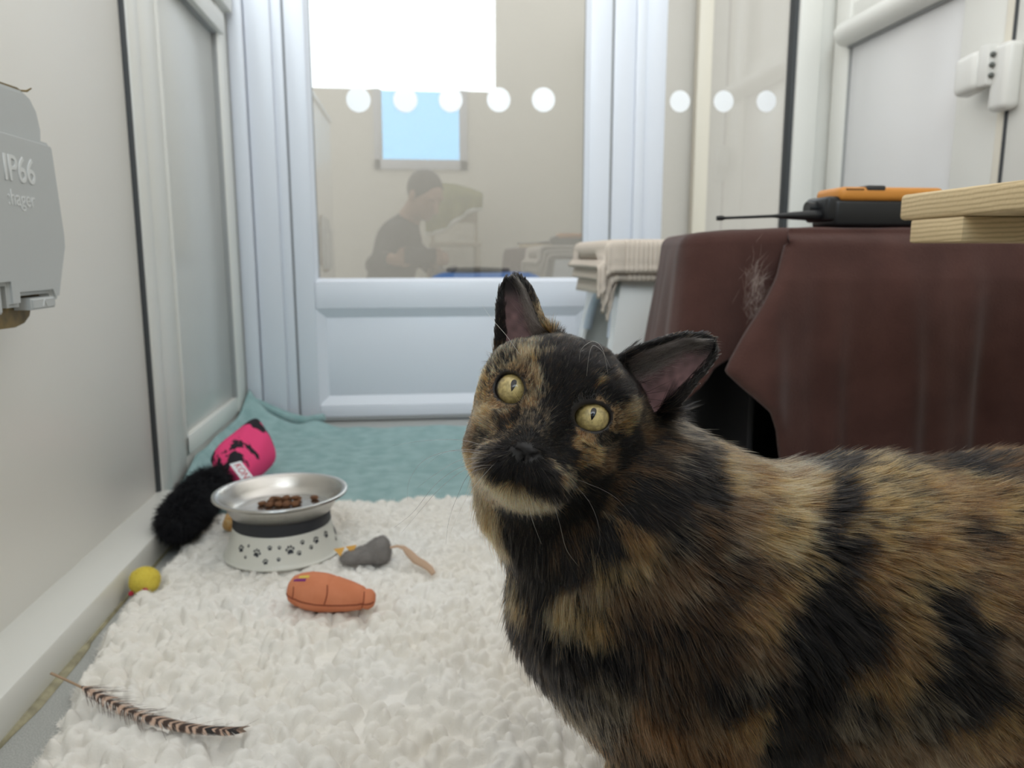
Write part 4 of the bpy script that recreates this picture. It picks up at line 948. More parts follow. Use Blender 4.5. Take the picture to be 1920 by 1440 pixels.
# grey mouse toy with yellow ears
mh, mt_ = onz(636, 1050, 0.026), onz(733, 1034, 0.028); mx_ = nrm(mt_-mh); Lm = np.linalg.norm(mt_-mh); my_ = nrm(np.cross([0, 0, 1], mx_)); mz_ = np.cross(mx_, my_)
grey = mat('grey_plush', (0.27, 0.255, 0.245), 0.95, spec=0.1, bump=0.8, bscale=600)
v = []; f = []; na = 30; ts = np.linspace(0, 1, 44)
for t in ts:
    r = np.interp(t, [0, .04, .15, .35, .55, .72, .88, .96, 1], [0, .0045, .0085, .0105, .0125, .0155, .0145, .009, 0])
    for k in range(na):
        a = 2*PI*k/na; v.append(mh+mx_*Lm*t+my_*r*math.cos(a)*1.05+mz_*(r*math.sin(a)*(1.0 if math.sin(a) > 0 else 0.75)+0.006*np.clip((t-.55)/.3, 0, 1)*max(0, math.sin(a))))
for i in range(len(ts)-1):
    for k in range(na): f.append((i*na+k, i*na+(k+1) % na, (i+1)*na+(k+1) % na, (i+1)*na+k))
mou = empty('toy_mouse', mh+mx_*Lm/2-np.array([0, 0, 0.012]), 'small grey plush mouse toy with yellow ears beside the bowl', 'cat toy')
mb = mesh_obj('body', v, f, grey, mou)
fuzz('plush_pile', mb, 5000, 0.0028, 0.00009, (0.30, 0.285, 0.275), parent=mou)
yel = mat('yellow_felt', (0.75, 0.42, 0.10), 0.9)
for t, s in ((0.25, -1), (0.02, -0.6)):
    c = mh+mx_*Lm*t+mz_*0.0095+my_*0.004*(-1 if (my_@(EYE-mh)) > 0 else 1)*s*-1
    tri = [(-0.0065, 0.0035), (0.0065, 0.0045), (0.001, -0.0060)]; w_ = 0.0012; vd2 = nrm(EYE-c); r2_ = nrm(np.cross([0, 0, 1], vd2)); u2_ = np.cross(vd2, r2_)
    vs = [c+vd2*0.004+r2_*a*-1*-1+u2_*b+vd2*(w_*k) for k in (0, 1) for a, b in tri]
    o = mesh_obj('ear', vs, [(0, 1, 2), (5, 4, 3), (0, 3, 4, 1), (1, 4, 5, 2), (2, 5, 3, 0)], yel, mou, smooth=False)
bm = bmesh.new(); tp_ = [onz(x, y, z) for x, y, z in ((730, 1027, .036), (745, 1024, .037), (757, 1027, .035), (768, 1038, .031), (780, 1050, .028), (795, 1058, .026), (806, 1066, .024), (813, 1076, .022))]
tube(bm, tp_, [0.0016, 0.0018, 0.0028, 0.0046, 0.0050, 0.0044, 0.0040, 0.003], 10, flat=0.30); bm_obj('tail', bm, mat('tan_ribbon', (0.52, 0.36, 0.25), 0.8), mou)

# little yellow chick toy
yc = np.array([-0.3135, 0.8560, 0.0215]); chick = empty('toy_chick', yc-np.array([0, 0, 0.016]), 'tiny yellow fluffy chick toy wedged between the kerb and the rug', 'cat toy')
ym = mat('yellow_plush', (0.80, 0.66, 0.10), 0.95, bump=0.6, bscale=500)
bm = bmesh.new(); bmesh.ops.create_icosphere(bm, subdivisions=4, radius=0.0155)
for q in bm.verts:
    n3 = float(vnoise(np.array([list(q.co)]), 120, 2)[0])-0.5; q.co = q.co*(1+0.12*n3); q.co.z *= 0.98; q.co = q.co+Vector(yc)
cb2 = bm_obj('body', bm, ym, chick); fuzz('plush_pile', cb2, 4000, 0.0022, 0.00009, (0.82, 0.68, 0.13), parent=chick)
bm = bmesh.new(); e0 = onx(288, 1078, -0.310); tube(bm, [Vector(yc)+Vector((0.011, 0.004, 0.006)), Vector(e0)*0.5+Vector(yc+np.array([0.012, 0.0, 0.010]))*0.5, Vector(e0)], [0.004, 0.003, 0.0008], 10, flat=0.5); bm_obj('wing', bm, ym, chick)
red = mat('red_felt', (0.55, 0.03, 0.06), 0.8)
for px, py in ((272, 1106), (246, 1113)):
    bm = bmesh.new(); dvec = nrm(at(px, py, 0.9)-EYE); tt_ = (yc-EYE)@dvec; nearp = EYE+dvec*tt_; dd = math.sqrt(max(1e-8, 0.0155**2-min(0.0154, np.linalg.norm(nearp-yc))**2)); c = nearp-dvec*dd
    bmesh.ops.create_icosphere(bm, subdivisions=2, radius=0.0030, matrix=Matrix.Translation(Vector(c))); bm_obj('foot', bm, red, chick)

# orange toy hidden behind the bowl
og = onz(432, 982, 0.030); bm = bmesh.new(); tube(bm, [og+np.array([-0.006, 0.035, 0.008]), og+np.array([-0.003, 0.02, 0.002]), og, og+np.array([0.012, -0.006, -0.002]), og+np.array([0.024, -0.006, -0.004])], [0.003, 0.0085, 0.0105, 0.0095, 0.005], 14)
o = bm_obj('toy_cushion', bm, mat('ginger_plush', (0.62, 0.33, 0.10), 0.9, col2=(0.70, 0.50, 0.25), nscale=160, bump=0.5, bscale=500), None); tag(o, 'small ginger soft toy mostly hidden behind the steel bowl', 'cat toy')

# pink kicker toy with a black fluffy tail
kick = empty('kicker_toy', (-0.29, 1.08, 0.015), 'pink plush kicker toy with black fluffy tail leaning against the left wall', 'cat toy')
pinkm = mat('pink_plush', (0.80, 0.070, 0.21), 0.9, spec=0.15)
nt = pinkm.node_tree; bb2 = nt.nodes['Principled BSDF']; t_ = nt.nodes.new('ShaderNodeTexCoord'); no = nt.nodes.new('ShaderNodeTexNoise'); no.inputs['Scale'].default_value = 17; no.inputs['Detail'].default_value = 4; no.inputs['Roughness'].default_value = 0.55
mp_ = nt.nodes.new('ShaderNodeMapping'); mp_.inputs['Scale'].default_value = (1.4, 1.4, 0.75); mp_.inputs['Location'].default_value = (0.9, 0.35, 0.2)
rp = nt.nodes.new('ShaderNodeMapRange'); rp.inputs[1].default_value = 0.535; rp.inputs[2].default_value = 0.555
mxk = nt.nodes.new('ShaderNodeMix'); mxk.data_type = 'RGBA'; mxk.inputs[6].default_value = (0.80, 0.070, 0.21, 1); mxk.inputs[7].default_value = (0.025, 0.022, 0.028, 1)
for a, b in ((t_.outputs['Object'], mp_.inputs[0]), (mp_.outputs[0], no.inputs['Vector']), (no.outputs['Fac'], rp.inputs[0]), (rp.outputs[0], mxk.inputs[0]), (mxk.outputs[2], bb2.inputs['Base Color'])): nt.links.new(a, b)
quad = [at(386, 862, 1.19), at(484, 783, 1.33), at(524, 858, 1.27), at(448, 915, 1.14)]   # tail corner, top, far right, near bottom
N1, N2 = 44, 36; cn = nrm(np.cross(quad[1]-quad[0], quad[3]-quad[0])); 
if cn@(EYE-quad[0]) < 0: cn = -cn
v = []; f = []
for side in (1, -1):
    for i in range(N1):
        for j in range(N2):
            a, b = i/(N1-1), j/(N2-1); p_ = quad[0]*(1-a)*(1-b)+quad[1]*a*(1-b)+quad[2]*a*b+quad[3]*(1-a)*b
            ctr = sum(quad)/4; rr_ = 1-0.06*(abs(2*a-1)**4*abs(2*b-1)**4)*4*0.5; p_ = ctr+(p_-ctr)*rr_
            th = 0.030*(1-abs(2*a-1)**2.6)**0.5*(1-abs(2*b-1)**2.6)**0.5
            w1 = 0.0022*math.sin(9*a+5*b)*math.sin(7*b)
            v.append(p_+cn*side*(th+w1*(th > 0.008)))
for s_ in (0, 1):
    for i in range(N1-1):
        for j in range(N2-1):
            q = s_*N1*N2+i*N2+j; fc = (q, q+1, q+N2+1, q+N2); f.append(fc if s_ else fc[::-1])
kb = mesh_obj('body', v, f, pinkm, kick)
md = kb.modifiers.new('w', 'WELD'); md.merge_threshold = 0.0006
tg = [at(418, 868, 1.135), at(443, 862, 1.130), at(478, 908, 1.10), at(450, 915, 1.105)]; tc0 = sum(tg)/4
lx = nrm(tg[2]-tg[1]); ly = nrm(np.cross(cn, lx)); 
tw, tl_ = 0.018, 0.048; tcn = at(455, 886, 1.128)
M4 = Matrix((lx, ly, cn)).transposed().to_4x4(); M4.translation = Vector(tcn)
tagm = mat('white_tag', (0.72, 0.74, 0.78), 0.6); bm = bmesh.new(); bbox(bm, (-tl_/2, -tw/2, -0.0006), (tl_/2, tw/2, 0.0006), 0.0004, 1, M4); tgo = bm_obj('name_tag', bm, tagm, kick)
M5 = M4 @ Matrix.Translation((0.003, 0, 0.0007)); join_text('tag_lettering', 'KONG', 0.0150, mat('red_print', (0.50, 0.03, 0.06), 0.6), tgo, M5, ext=0.0002)
tpts = [at(410, 897, 1.14), at(395, 910, 1.12), at(372, 935, 1.07), at(352, 965, 1.02), at(335, 995, 0.985), at(328, 1012, 0.965)]
tpts = [np.array([max(p_[0], -0.314), p_[1], max(p_[2], 0.045)]) for p_ in tpts]
bm = bmesh.new(); tube(bm, tpts, [0.014, 0.019, 0.022, 0.022, 0.019, 0.010], 18); tb = bm_obj('fluffy_tail', bm, mat('black_plush', (0.008, 0.008, 0.010), 0.95), kick)
fuzz('tail_fluff', tb, 14000, 0.017, 0.00028, (0.010, 0.010, 0.013), lift=0.8, curl=0.9, parent=kick, clump=1.0)

# barred feather
fp = [np.array(onz(x, y, z)) for x, y, z in ((95, 1262, .046), (135, 1280, .038), (185, 1305, .031), (240, 1333, .027), (300, 1353, .026), (360, 1366, .026), (420, 1371, .028), (456, 1369, .030))]
def fcurve(t):
    u = t*(len(fp)-1); j = min(int(u), len(fp)-2); fr = u-j; p0, p1, p2, p3 = fp[max(j-1, 0)], fp[j], fp[j+1], fp[min(j+2, len(fp)-1)]
    return 0.5*((2*p1)+(-p0+p2)*fr+(2*p0-5*p1+4*p2-p3)*fr**2+(-p0+3*p1-3*p2+p3)*fr**3)
fea = empty('feather', fcurve(0.5)-np.array([0, 0, 0.008]), 'brown and cream barred pheasant feather lying at the rug edge', 'feather')
bm = bmesh.new(); tube(bm, [fcurve(t) for t in np.linspace(0, 0.97, 50)], [0.0011*(1-0.8*t) for t in np.linspace(0, 1, 50)], 8); bm_obj('quill', bm, mat('quill_horn', (0.40, 0.27, 0.17), 0.4), fea)
for sd in (1, -1):
    v = []; f = []; cols = []; r5 = random.Random(9+sd)
    nbb = 230
    for i in range(nbb):
        t = 0.20+0.79*i/nbb; p_ = fcurve(t); tn = nrm(fcurve(min(t+0.01, 1))-fcurve(t-0.01)); sv = nrm(np.cross([0, 0, 1], tn))*sd
        loose = (r5.random() < 0.45 and t < 0.5) or r5.random() < 0.06
        ln = (0.0090 if sd > 0 else 0.0085)*np.interp(t, [0.2, 0.3, 0.6, 0.85, 1.0], [0.9, 1.1, 1.0, 0.9, 0.5])*(1.0+0.1*r5.random())
        if loose: ln *= r5.uniform(1.0, 2.2)
        aa = r5.uniform(0.35, 0.9) if loose else 1.05; dv = nrm(sv*math.sin(1.15-0.35*aa+0.1)+tn*math.cos(1.15-0.35*aa)*1.1); base = len(v)
        droop = -0.25 if not loose else r5.uniform(-0.3, 0.35)
        for k in range(6):
            q = k/5; wd = (0.00075 if not loose else 0.00045)*(1-0.7*q); c = p_+dv*ln*q+tn*ln*0.35*q*q+np.array([0, 0, 0.0012+droop*ln*q*q*0.5])
            v += [c-tn*wd, c+tn*wd]
            ph = (t*27+q*0.55+0.12*math.sin(t*90)+0.10*r5.random()) % 1.0; dk = 0.5+0.5*math.sin(2*PI*ph)
            c_ = (0.045, 0.025, 0.018) if dk > 0.38 else (0.52, 0.36, 0.27)
            if 0.77 < t < 0.80 or 0.87 < t < 0.915: c_ = (0.010, 0.008, 0.008)
            if t > 0.94: c_ = (0.16, 0.11, 0.08)
            if loose and q > 0.5: c_ = (0.10, 0.06, 0.045)
            cols += [c_, c_]
            if k: a = base+2*k; f.append((a-2, a-1, a+1, a))
    fm = bpy.data.materials.get('feather_barbs') or bpy.data.materials.new('feather_barbs'); fm.use_nodes = True
    if 'Attribute' not in fm.node_tree.nodes:
        an = fm.node_tree.nodes.new('ShaderNodeAttribute'); an.attribute_name = 'tint'; fm.node_tree.links.new(an.outputs['Color'], fm.node_tree.nodes['Principled BSDF'].inputs['Base Color']); fm.node_tree.nodes['Principled BSDF'].inputs['Roughness'].default_value = 0.7
    o = mesh_obj('vane', v, f, fm, fea); ca2 = o.data.color_attributes.new('tint', 'FLOAT_COLOR', 'POINT'); ca2.data.foreach_set('color', np.array([(*c, 1) for c in cols], np.float32).ravel())

# weatherproof socket on the left wall
sx = -0.333
soc = empty('wall_socket', (XL, 0.66, 0.42), 'grey weatherproof electrical box with a flap lid on the left wall', 'electrical box')
gp = mat('grey_plastic', (0.50, 0.52, 0.52), 0.38, bump=0.15, bscale=1500); brown = mat('old_adhesive', (0.22, 0.15, 0.045), 0.5, noise=0.5, nscale=80)
def prism(name, outline, x0, x1, m, parent, bev=0.0):
    bm = bmesh.new(); A = [bm.verts.new((x0, y, z)) for y, z in outline]; fa = bm.faces.new(A); r = bmesh.ops.extrude_face_region(bm, geom=[fa])
    for q in r['geom']:
        if isinstance(q, bmesh.types.BMVert): q.co.x = x1
    bmesh.ops.recalc_face_normals(bm, faces=bm.faces)
    if bev > 0:
        es = [e for e in bm.edges if abs(e.verts[0].co.x-x1) < 1e-6 and abs(e.verts[1].co.x-x1) < 1e-6]; bmesh.ops.bevel(bm, geom=es, offset=bev, segments=3, affect='EDGES')
    return bm_obj(name, bm, m, parent, angle=35)
prism('back_box', [(0.56, 0.345), (0.735, 0.345), (0.735, 0.50), (0.56, 0.50)], XL-0.005, -0.345, gp, soc, 0.002)
prism('adhesive_pad', [(0.55, 0.332), (0.60, 0.322), (0.700, 0.320), (0.716, 0.3225), (0.726, 0.328), (0.730, 0.336), (0.731, 0.342), (0.760, 0.345), (0.777, 0.352), (0.782, 0.37), (0.779, 0.385), (0.757, 0.475), (0.758, 0.508), (0.752, 0.5225), (0.745, 0.524), (0.56, 0.517)], -0.350, -0.344, brown, soc)
prism('lid', [(0.55, 0.338), (0.660, 0.338), (0.660, 0.356), (0.671, 0.356), (0.671, 0.338), (0.690, 0.338), (0.690, 0.347), (0.744, 0.347), (0.747, 0.340), (0.759, 0.341), (0.764, 0.352), (0.781, 0.388), (0.7815, 0.40), (0.772, 0.4775), (0.768, 0.481), (0.55, 0.481)], -0.343, sx+0.002, gp, soc, 0.0035)
prism('lid_top', [(0.55, 0.478), (0.766, 0.478), (0.768, 0.492), (0.763, 0.508), (0.752, 0.5185), (0.742, 0.521), (0.55, 0.515)], -0.343, sx-0.0045, gp, soc, 0.003)
for y0, y1, car_ in ((0.602, 0.652, False), (0.699, 0.742, True)):
    lt = prism('latch', [(y0, 0.3345), (y1, 0.3345), (y1, 0.3445), (y0, 0.3445)], -0.343, sx+0.005, gp, soc, 0.0015)
    if car_:
        bm = bmesh.new(); x_ = sx+0.0053; cy_ = (y0+y1)/2
        tube(bm, [(x_, cy_-0.004, 0.3365), (x_, cy_, 0.3425)], 0.0006, 6); tube(bm, [(x_, cy_, 0.3425), (x_, cy_+0.004, 0.3365)], 0.0006, 6); bm_obj('arrow_mark', bm, mat('mark_grey', (0.62, 0.64, 0.64), 0.4), lt)
Mt = Matrix(((0, 0, 1, sx+0.0018), (1, 0, 0, 0.706), (0, 1, 0, 0.4500), (0, 0, 0, 1)))
emb = mat('embossed_grey', (0.70, 0.72, 0.72), 0.3); j1 = join_text('embossed_lettering', 'IP66', 0.0300, emb, soc, Mt, ext=0.0007, bev=0.0003)  # lettering paler than the lid: highlights on the relief put into its colour
Mt = Matrix(((0, 0, 1, sx+0.0018), (1, 0, 0, 0.705), (0, 1, 0, 0.4270), (0, 0, 0, 1)))
j2 = join_text('embossed_lettering', ':hager', 0.0185, emb, soc, Mt, ext=0.0006, bev=0.0)
bm = bmesh.new(); tube(bm, [(-0.345, 0.750, 0.5225), (-0.342, 0.757, 0.5235), (-0.339, 0.7595, 0.5265)], [0.0009, 0.001, 0.0005], 6); bm_obj('adhesive_strand', bm, brown, soc); bm = bmesh.new(); tube(bm, [(-0.346, 0.780, 0.374), (-0.343, 0.787, 0.380), (-0.343, 0.790, 0.386)], [0.0009, 0.001, 0.0005], 6); bm_obj('adhesive_strand', bm, brown, soc)

# folding lock on the right door
lk = empty('door_lock', (XR, 1.21, 0.66), 'white plastic door latch fixed at the edge of the right door', 'door latch')
wp = mat('white_gloss_plastic', (0.78, 0.78, 0.75), 0.2)
box('body', (XR-0.030, 1.172, 0.610), (XR+0.000, 1.215, 0.715), wp, lk, bev=0.011, seg=4)
box('cap', (XR-0.040, 1.205, 0.652), (XR-0.006, 1.228, 0.716), wp, lk, bev=0.003, seg=2)
bm = bmesh.new(); vs = bbox(bm, (XR-0.046, 1.226, 0.648), (XR-0.012, 1.275, 0.712), 0.012, 4)
for q in vs:
    if q.co.y > 1.25: q.co.z += -0.004; q.co.x += -0.004
bm_obj('lever', bm, wp, lk)
bm = bmesh.new()
for z in (0.667, 0.683, 0.699): bmesh.ops.create_uvsphere(bm, u_segments=12, v_segments=8, radius=0.0042, matrix=Matrix.Translation((XR-0.0335, 1.203, z)))
bm_obj('button', bm, mat('dark_button', (0.12, 0.13, 0.12), 0.4), lk)

# wooden step shelf on the right
wood = mat('pine', (0.62, 0.49, 0.30), 0.6, bump=0.3, bscale=300)
nt = wood.node_tree; bb2 = nt.nodes['Principled BSDF']; wv = nt.nodes.new('ShaderNodeTexWave'); wv.inputs['Scale'].default_value = 55; wv.inputs['Distortion'].default_value = 3.5; wv.inputs['Detail'].default_value = 3; wv.inputs['Detail Scale'].default_value = 0.6; wv.bands_direction = 'Z'
tc_ = nt.nodes.new('ShaderNodeTexCoord'); mp_ = nt.nodes.new('ShaderNodeMapping'); mp_.inputs['Rotation'].default_value = (0.06, 0.10, 0); mp_.inputs['Scale'].default_value = (1, 0.6, 1.6)
mxw = nt.nodes.new('ShaderNodeMix'); mxw.data_type = 'RGBA'; mxw.inputs[6].default_value = (0.72, 0.57, 0.34, 1); mxw.inputs[7].default_value = (0.50, 0.38, 0.21, 1)
pw = nt.nodes.new('ShaderNodeMath'); pw.operation = 'POWER'; pw.inputs[1].default_value = 2.2
for a, b in ((tc_.outputs['Object'], mp_.inputs[0]), (mp_.outputs[0], wv.inputs['Vector']), (wv.outputs['Fac'], pw.inputs[0]), (pw.outputs[0], mxw.inputs[0]), (mxw.outputs[2], bb2.inputs['Base Color'])): nt.links.new(a, b)
sh_ = empty('wooden_shelf', (0.66, 0.50, 0.39), 'pale pine shelf board fixed to the right wall above the cat', 'shelf')
box('board', (0.400, 0.415, 0.4095), (XR-0.004, 0.619, 0.4305), wood, sh_, bev=0.0035, seg=3)
box('batten', (0.401, 0.541, 0.3905), (XR-0.004, 0.604, 0.4094), wood, sh_, bev=0.002)

# covered crate with the brown blanket
XC, YC, ZC, XE, YE = 0.292, 0.825, 0.404, 0.925, 1.18
crate = empty('pet_crate', (0.6, 1.0, 0), 'dark open-fronted pet crate underneath the brown blanket', 'pet crate')
dkp = mat('black_crate_plastic', (0.012, 0.012, 0.014), 0.6)
box('base', (XC+0.095, YC+0.012, 0.0), (XE, YE, 0.03), mat('white_tray', (0.75, 0.75, 0.74), 0.4), crate, bev=0.004)
boxes('shell', [((XC+0.095, YC+0.012, ZC-0.012), (XE, YE, ZC-0.004)), ((XC+0.095, YE-0.01, 0.03), (XE, YE, ZC-0.012)), ((XE-0.01, YC+0.012, 0.03), (XE, YE-0.01, ZC-0.012)), ((XC+0.090, YC+0.03, 0.03), (XC+0.098, YE-0.01, ZC-0.012)),
    ((0.46, YC+0.012, 0.03), (0.475, YC+0.03, ZC-0.012))], dkp, crate, bev=0.002)
bl = mat('brown_fleece_blanket', (0.092, 0.044, 0.037), 0.95, spec=0.1, col2=(0.068, 0.032, 0.027), nscale=18, bump=0.4, bscale=500, sheen=0.16)
v = []; f = []
def add_grid(G):
    n_, m_ = len(G), len(G[0]); b0 = len(v)
    for row in G: v.extend(row)
    for i in range(n_-1):
        for j in range(m_-1): f.append((b0+i*m_+j, b0+i*m_+j+1, b0+(i+1)*m_+j+1, b0+(i+1)*m_+j))
def fold(x, dz, amp=1.0):
    return amp*min(1, dz/0.16)*(0.0036*math.sin(x*83+1.2+dz*4)+0.0016*math.sin(x*157+0.5-dz*6)+0.009*math.sin(x*33+2.0+dz*2))
# layer A: over the top, down the left side and the front left
G = []
path = []   # plan path from the back of the left side round the corner to the front
for y in np.linspace(YE, YC+0.03, 26): path.append((XC+0.25*(y-YC-0.03), y, -0.97, 0.24))
for a in np.linspace(0, PI/2, 9)[1:-1]: path.append((XC+0.03-0.03*math.cos(a), YC+0.03-0.03*math.sin(a), -math.cos(a), -math.sin(a)))
for x in np.linspace(XC+0.03, 0.56, 60): path.append((x, YC, 0, -1))
for (x, y, nx_, ny_) in path:
    col_ = []
    for k in range(10): # rounding over the top edge
        a = PI/2*(1-k/9); r_ = 0.016; col_.append((x-nx_*r_*(1-math.cos(a))*1.0, y-ny_*r_*(1-math.cos(a)), ZC-r_+r_*math.sin(a)+0.006*(1 if x > 0.40 else max(0, (x-XC)/0.11))))
    hem = 0.255 if ny_ < -0.5 else 0.06
    if ny_ < -0.5: hem = float(np.interp(x, [XC, 0.322, 0.36, 0.56], [0.20, 0.256, 0.275, 0.29]))
    for k in range(1, 44):
        z = ZC-0.016-(ZC-0.016-hem)*k/43; dz = ZC-z; s_ = x if ny_ < -0.5 else -y
        o_f = fold(s_*1.2, dz, 0.7)+0.030*(max(0, -nx_)**1.5)*(dz/0.3)**1.1+0.004*dz/0.2
        col_.append((x+nx_*o_f, y+ny_*o_f, z))
    G.append(col_)
add_grid(G)
# the top
G = []
for x in np.linspace(XC+0.016, XE+0.01, 40):
    G.append([(x+0.25*(y-YC)*(XE-x)/0.63, y, ZC+0.006*(1 if x > 0.40 else max(0, (x-XC)/0.11))+0.001*math.sin(x*60+y*30)) for y in np.linspace(YC+0.016, YE, 20)])
add_grid(G)
# layer B: the front flap folded aside along a diagonal edge
def leftx(z): return float(np.interp(-z, [-0.412, -0.36, -0.31, -0.268, -0.256, -0.213, -0.19, -0.158, -0.10, 0.0], [0.408, 0.386, 0.357, 0.333, 0.328, 0.376, 0.388, 0.397, 0.42, 0.45]))
G = []
zs = np.concatenate([np.linspace(ZC+0.006, 0.004, 110)])
NS = 120
for z in zs:
    lx_ = leftx(z); row = []
    for j in range(NS):
        u = j/(NS-1); x = lx_+(XE+0.012-lx_)*u**1.25; dz = max(0, ZC-z)
        yy_ = YC-0.010-0.012*min(1, dz/0.05)-fold(x, dz, 1.25)-0.05*dz-0.012*math.sin(min(1, dz/0.1)*PI/2)*0.5
        e = x-lx_; yy_ += 0.012*math.exp(-e/0.004)
        zz = z
        if dz < 0.012: yy_ = yy_*0+ (YC-0.010-0.012*min(1, dz/0.05)-0.05*dz) + 0.014*(1-dz/0.012)**2
        row.append((x, yy_, zz))
    G.append(row)
add_grid(G)
blk = mesh_obj('blanket', v, f, bl); tag(blk, 'chocolate brown fleece blanket draped over the crate on the right', 'blanket')
md = blk.modifiers.new('t', 'SOLIDIFY'); md.thickness = 0.003; md.offset = 0
# pale cat hair caught on the blanket
cp = ony(1408, 545, YC-0.012); n = 260; P = cp+np.stack([rng.normal(0, 0.006, n), np.full(n, -0.010), rng.normal(0, 0.016, n)], 1)
hm2 = mat('shed_hair', (0.50, 0.42, 0.38), 0.7)
so = strands('shed_hair', P, np.tile([0, -1., 0], (n, 1)), rng.normal(0, 1, (n, 3))*[0.5, 0.1, 1]+[0.3, 0, 0.8], rng.uniform(0.008, 0.02, n), np.full(n, 0.1), np.full(n, 0.00005), np.tile([[0.5, 0.42, 0.38]], (n, 1)), seg=4, m=hm2, parent=blk); so['kind'] = 'stuff'

# two-way radio lying on the blanket
rad_ = empty('two_way_radio', (0.53, 0.87, 0.418), 'black and orange two-way radio lying on the brown blanket', 'radio')
rb = mat('radio_black', (0.010, 0.011, 0.013), 0.35); ro = mat('radio_orange', (0.66, 0.27, 0.045), 0.45)
RZ = ZC+0.0095
boxes('case', [((0.472, 0.850, RZ), (0.605, 0.905, RZ+0.030)), ((0.462, 0.852, RZ+0.006), (0.480, 0.903, RZ+0.034))], rb, rad_, bev=0.004, seg=3)
box('face_shell', (0.476, 0.848, RZ+0.0285), (0.603, 0.907, RZ+0.0445), ro, rad_, bev=0.006, seg=4)
box('talk_button', (0.507, 0.8475, RZ+0.040), (0.530, 0.870, RZ+0.0462), mat('button_grey', (0.04, 0.04, 0.04), 0.5), rad_, bev=0.002)
box('speaker_slot', (0.482, 0.8478, RZ+0.0405), (0.504, 0.856, RZ+0.0425), mat('slot_brown', (0.20, 0.09, 0.02), 0.6), rad_, bev=0.0005)
bm = bmesh.new(); tube(bm, [(0.463, 0.880, RZ+0.021), (0.452, 0.880, RZ+0.021)], 0.0085, 24); bm_obj('knob', bm, rb, rad_)
bm = bmesh.new(); tube(bm, [(0.464, 0.868, RZ+0.013), (0.450, 0.868, RZ+0.0130), (0.425, 0.868, RZ+0.0125), (0.405, 0.867, RZ+0.012), (0.36, 0.867, RZ+0.010), (0.348, 0.867, RZ+0.0095), (0.344, 0.867, RZ+0.0095), (0.338, 0.867, RZ+0.0092)],
    [0.0062, 0.006, 0.0040, 0.0018, 0.0016, 0.0017, 0.0030, 0.0026], 14); bm_obj('antenna', bm, rb, rad_)
Mt = Matrix(((0, 1, 0, 0.489), (0, 0, -1, 0.8497), (1, 0, 0, RZ+0.014), (0, 0, 0, 1))); join_text('side_marking', 'icom'[:0] or 'IC', 0.008, mat('print_white', (0.6, 0.6, 0.6), 0.5), rad_, Mt, ext=0.0001) if False else None

# white plastic step stool with folded towel
sto = empty('step_stool', (0.42, 1.43, 0), 'white moulded plastic step stool standing behind the cat', 'stool')
ws = mat('white_moulded_plastic', (0.78, 0.79, 0.78), 0.22)
ZT = 0.368; x0, x1, y0, y1 = 0.350, 0.66, 1.32, 1.56
def flare(x, y, z): k = (ZT-z)/ZT*0.055; return ((x-k if x < 0.5 else x+k), (y-k if y < 1.44 else y+k), z)
v = []; f = []
def skin2(P2, holes, mapf):
    bm = bmesh.new(); loops = [P2]+holes; es = []
    for lp in loops:
        vs = [bm.verts.new((a, b, 0)) for a, b in lp]
        for i in range(len(vs)): es.append(bm.edges.new((vs[i], vs[(i+1) % len(vs)])))
    bmesh.ops.triangle_fill(bm, use_beauty=True, edges=es)
    b0 = len(v)
    for q in bm.verts: v.append(mapf(q.co.x, q.co.y))
    bm.verts.index_update()
    for q in bm.faces: f.append([b0+w_.index for w_ in q.verts])
    bm.free()
def side_outline(a0, a1):
    w_ = a1-a0; arch = [(a0+w_*0.16, 0.0)]+[(a0+w_*(0.5-0.34*math.cos(t)*(1)), 0.235+0.085*math.sin(t)) for t in np.linspace(0, PI, 18)]+[(a1-w_*0.16, 0.0)]
    return [(a0, 0), (a0, ZT)]+[(a1, ZT), (a1, 0)]+arch[::-1]
skin2(side_outline(y0, y1), [], lambda a, b: flare(x0, a, b)); skin2(side_outline(y0, y1), [], lambda a, b: flare(x1, a, b))
skin2([(x0, 0.05), (x0, ZT), (x1, ZT), (x1, 0.05)], [], lambda a, b: flare(a, y0, b)); skin2([(x0, 0.05), (x0, ZT), (x1, ZT), (x1, 0.05)], [], lambda a, b: flare(a, y1, b)); skin2([(x0, y0), (x1, y0), (x1, y1), (x0, y1)], [], lambda a, b: (a, b, ZT))
so = mesh_obj('body', v, f, ws, sto, smooth=False); md = so.modifiers.new('w', 'WELD'); md.merge_threshold = 0.0005; md = so.modifiers.new('t', 'SOLIDIFY'); md.thickness = 0.006; md.offset = -1
bm = bmesh.new(); pts = [(flare(x0, y0+0.24*(0.5-0.34*math.cos(t)), 0.235+0.085*math.sin(t))) for t in np.linspace(0, PI, 20)]; tube(bm, [(p_[0]+0.006, p_[1], p_[2]) for p_ in pts], 0.009, 10, flat=1.0); bm_obj('arch_rim', bm, mat('blue_grey_plastic', (0.46, 0.52, 0.60), 0.35), sto)
twm = mat('cream_waffle_towel', (0.66, 0.58, 0.50), 0.95, spec=0.1, bump=0.3, bscale=800)
tw = empty('towel', (0.45, 1.43, ZT), 'cream ribbed towel folded over the top of the white stool', 'towel')
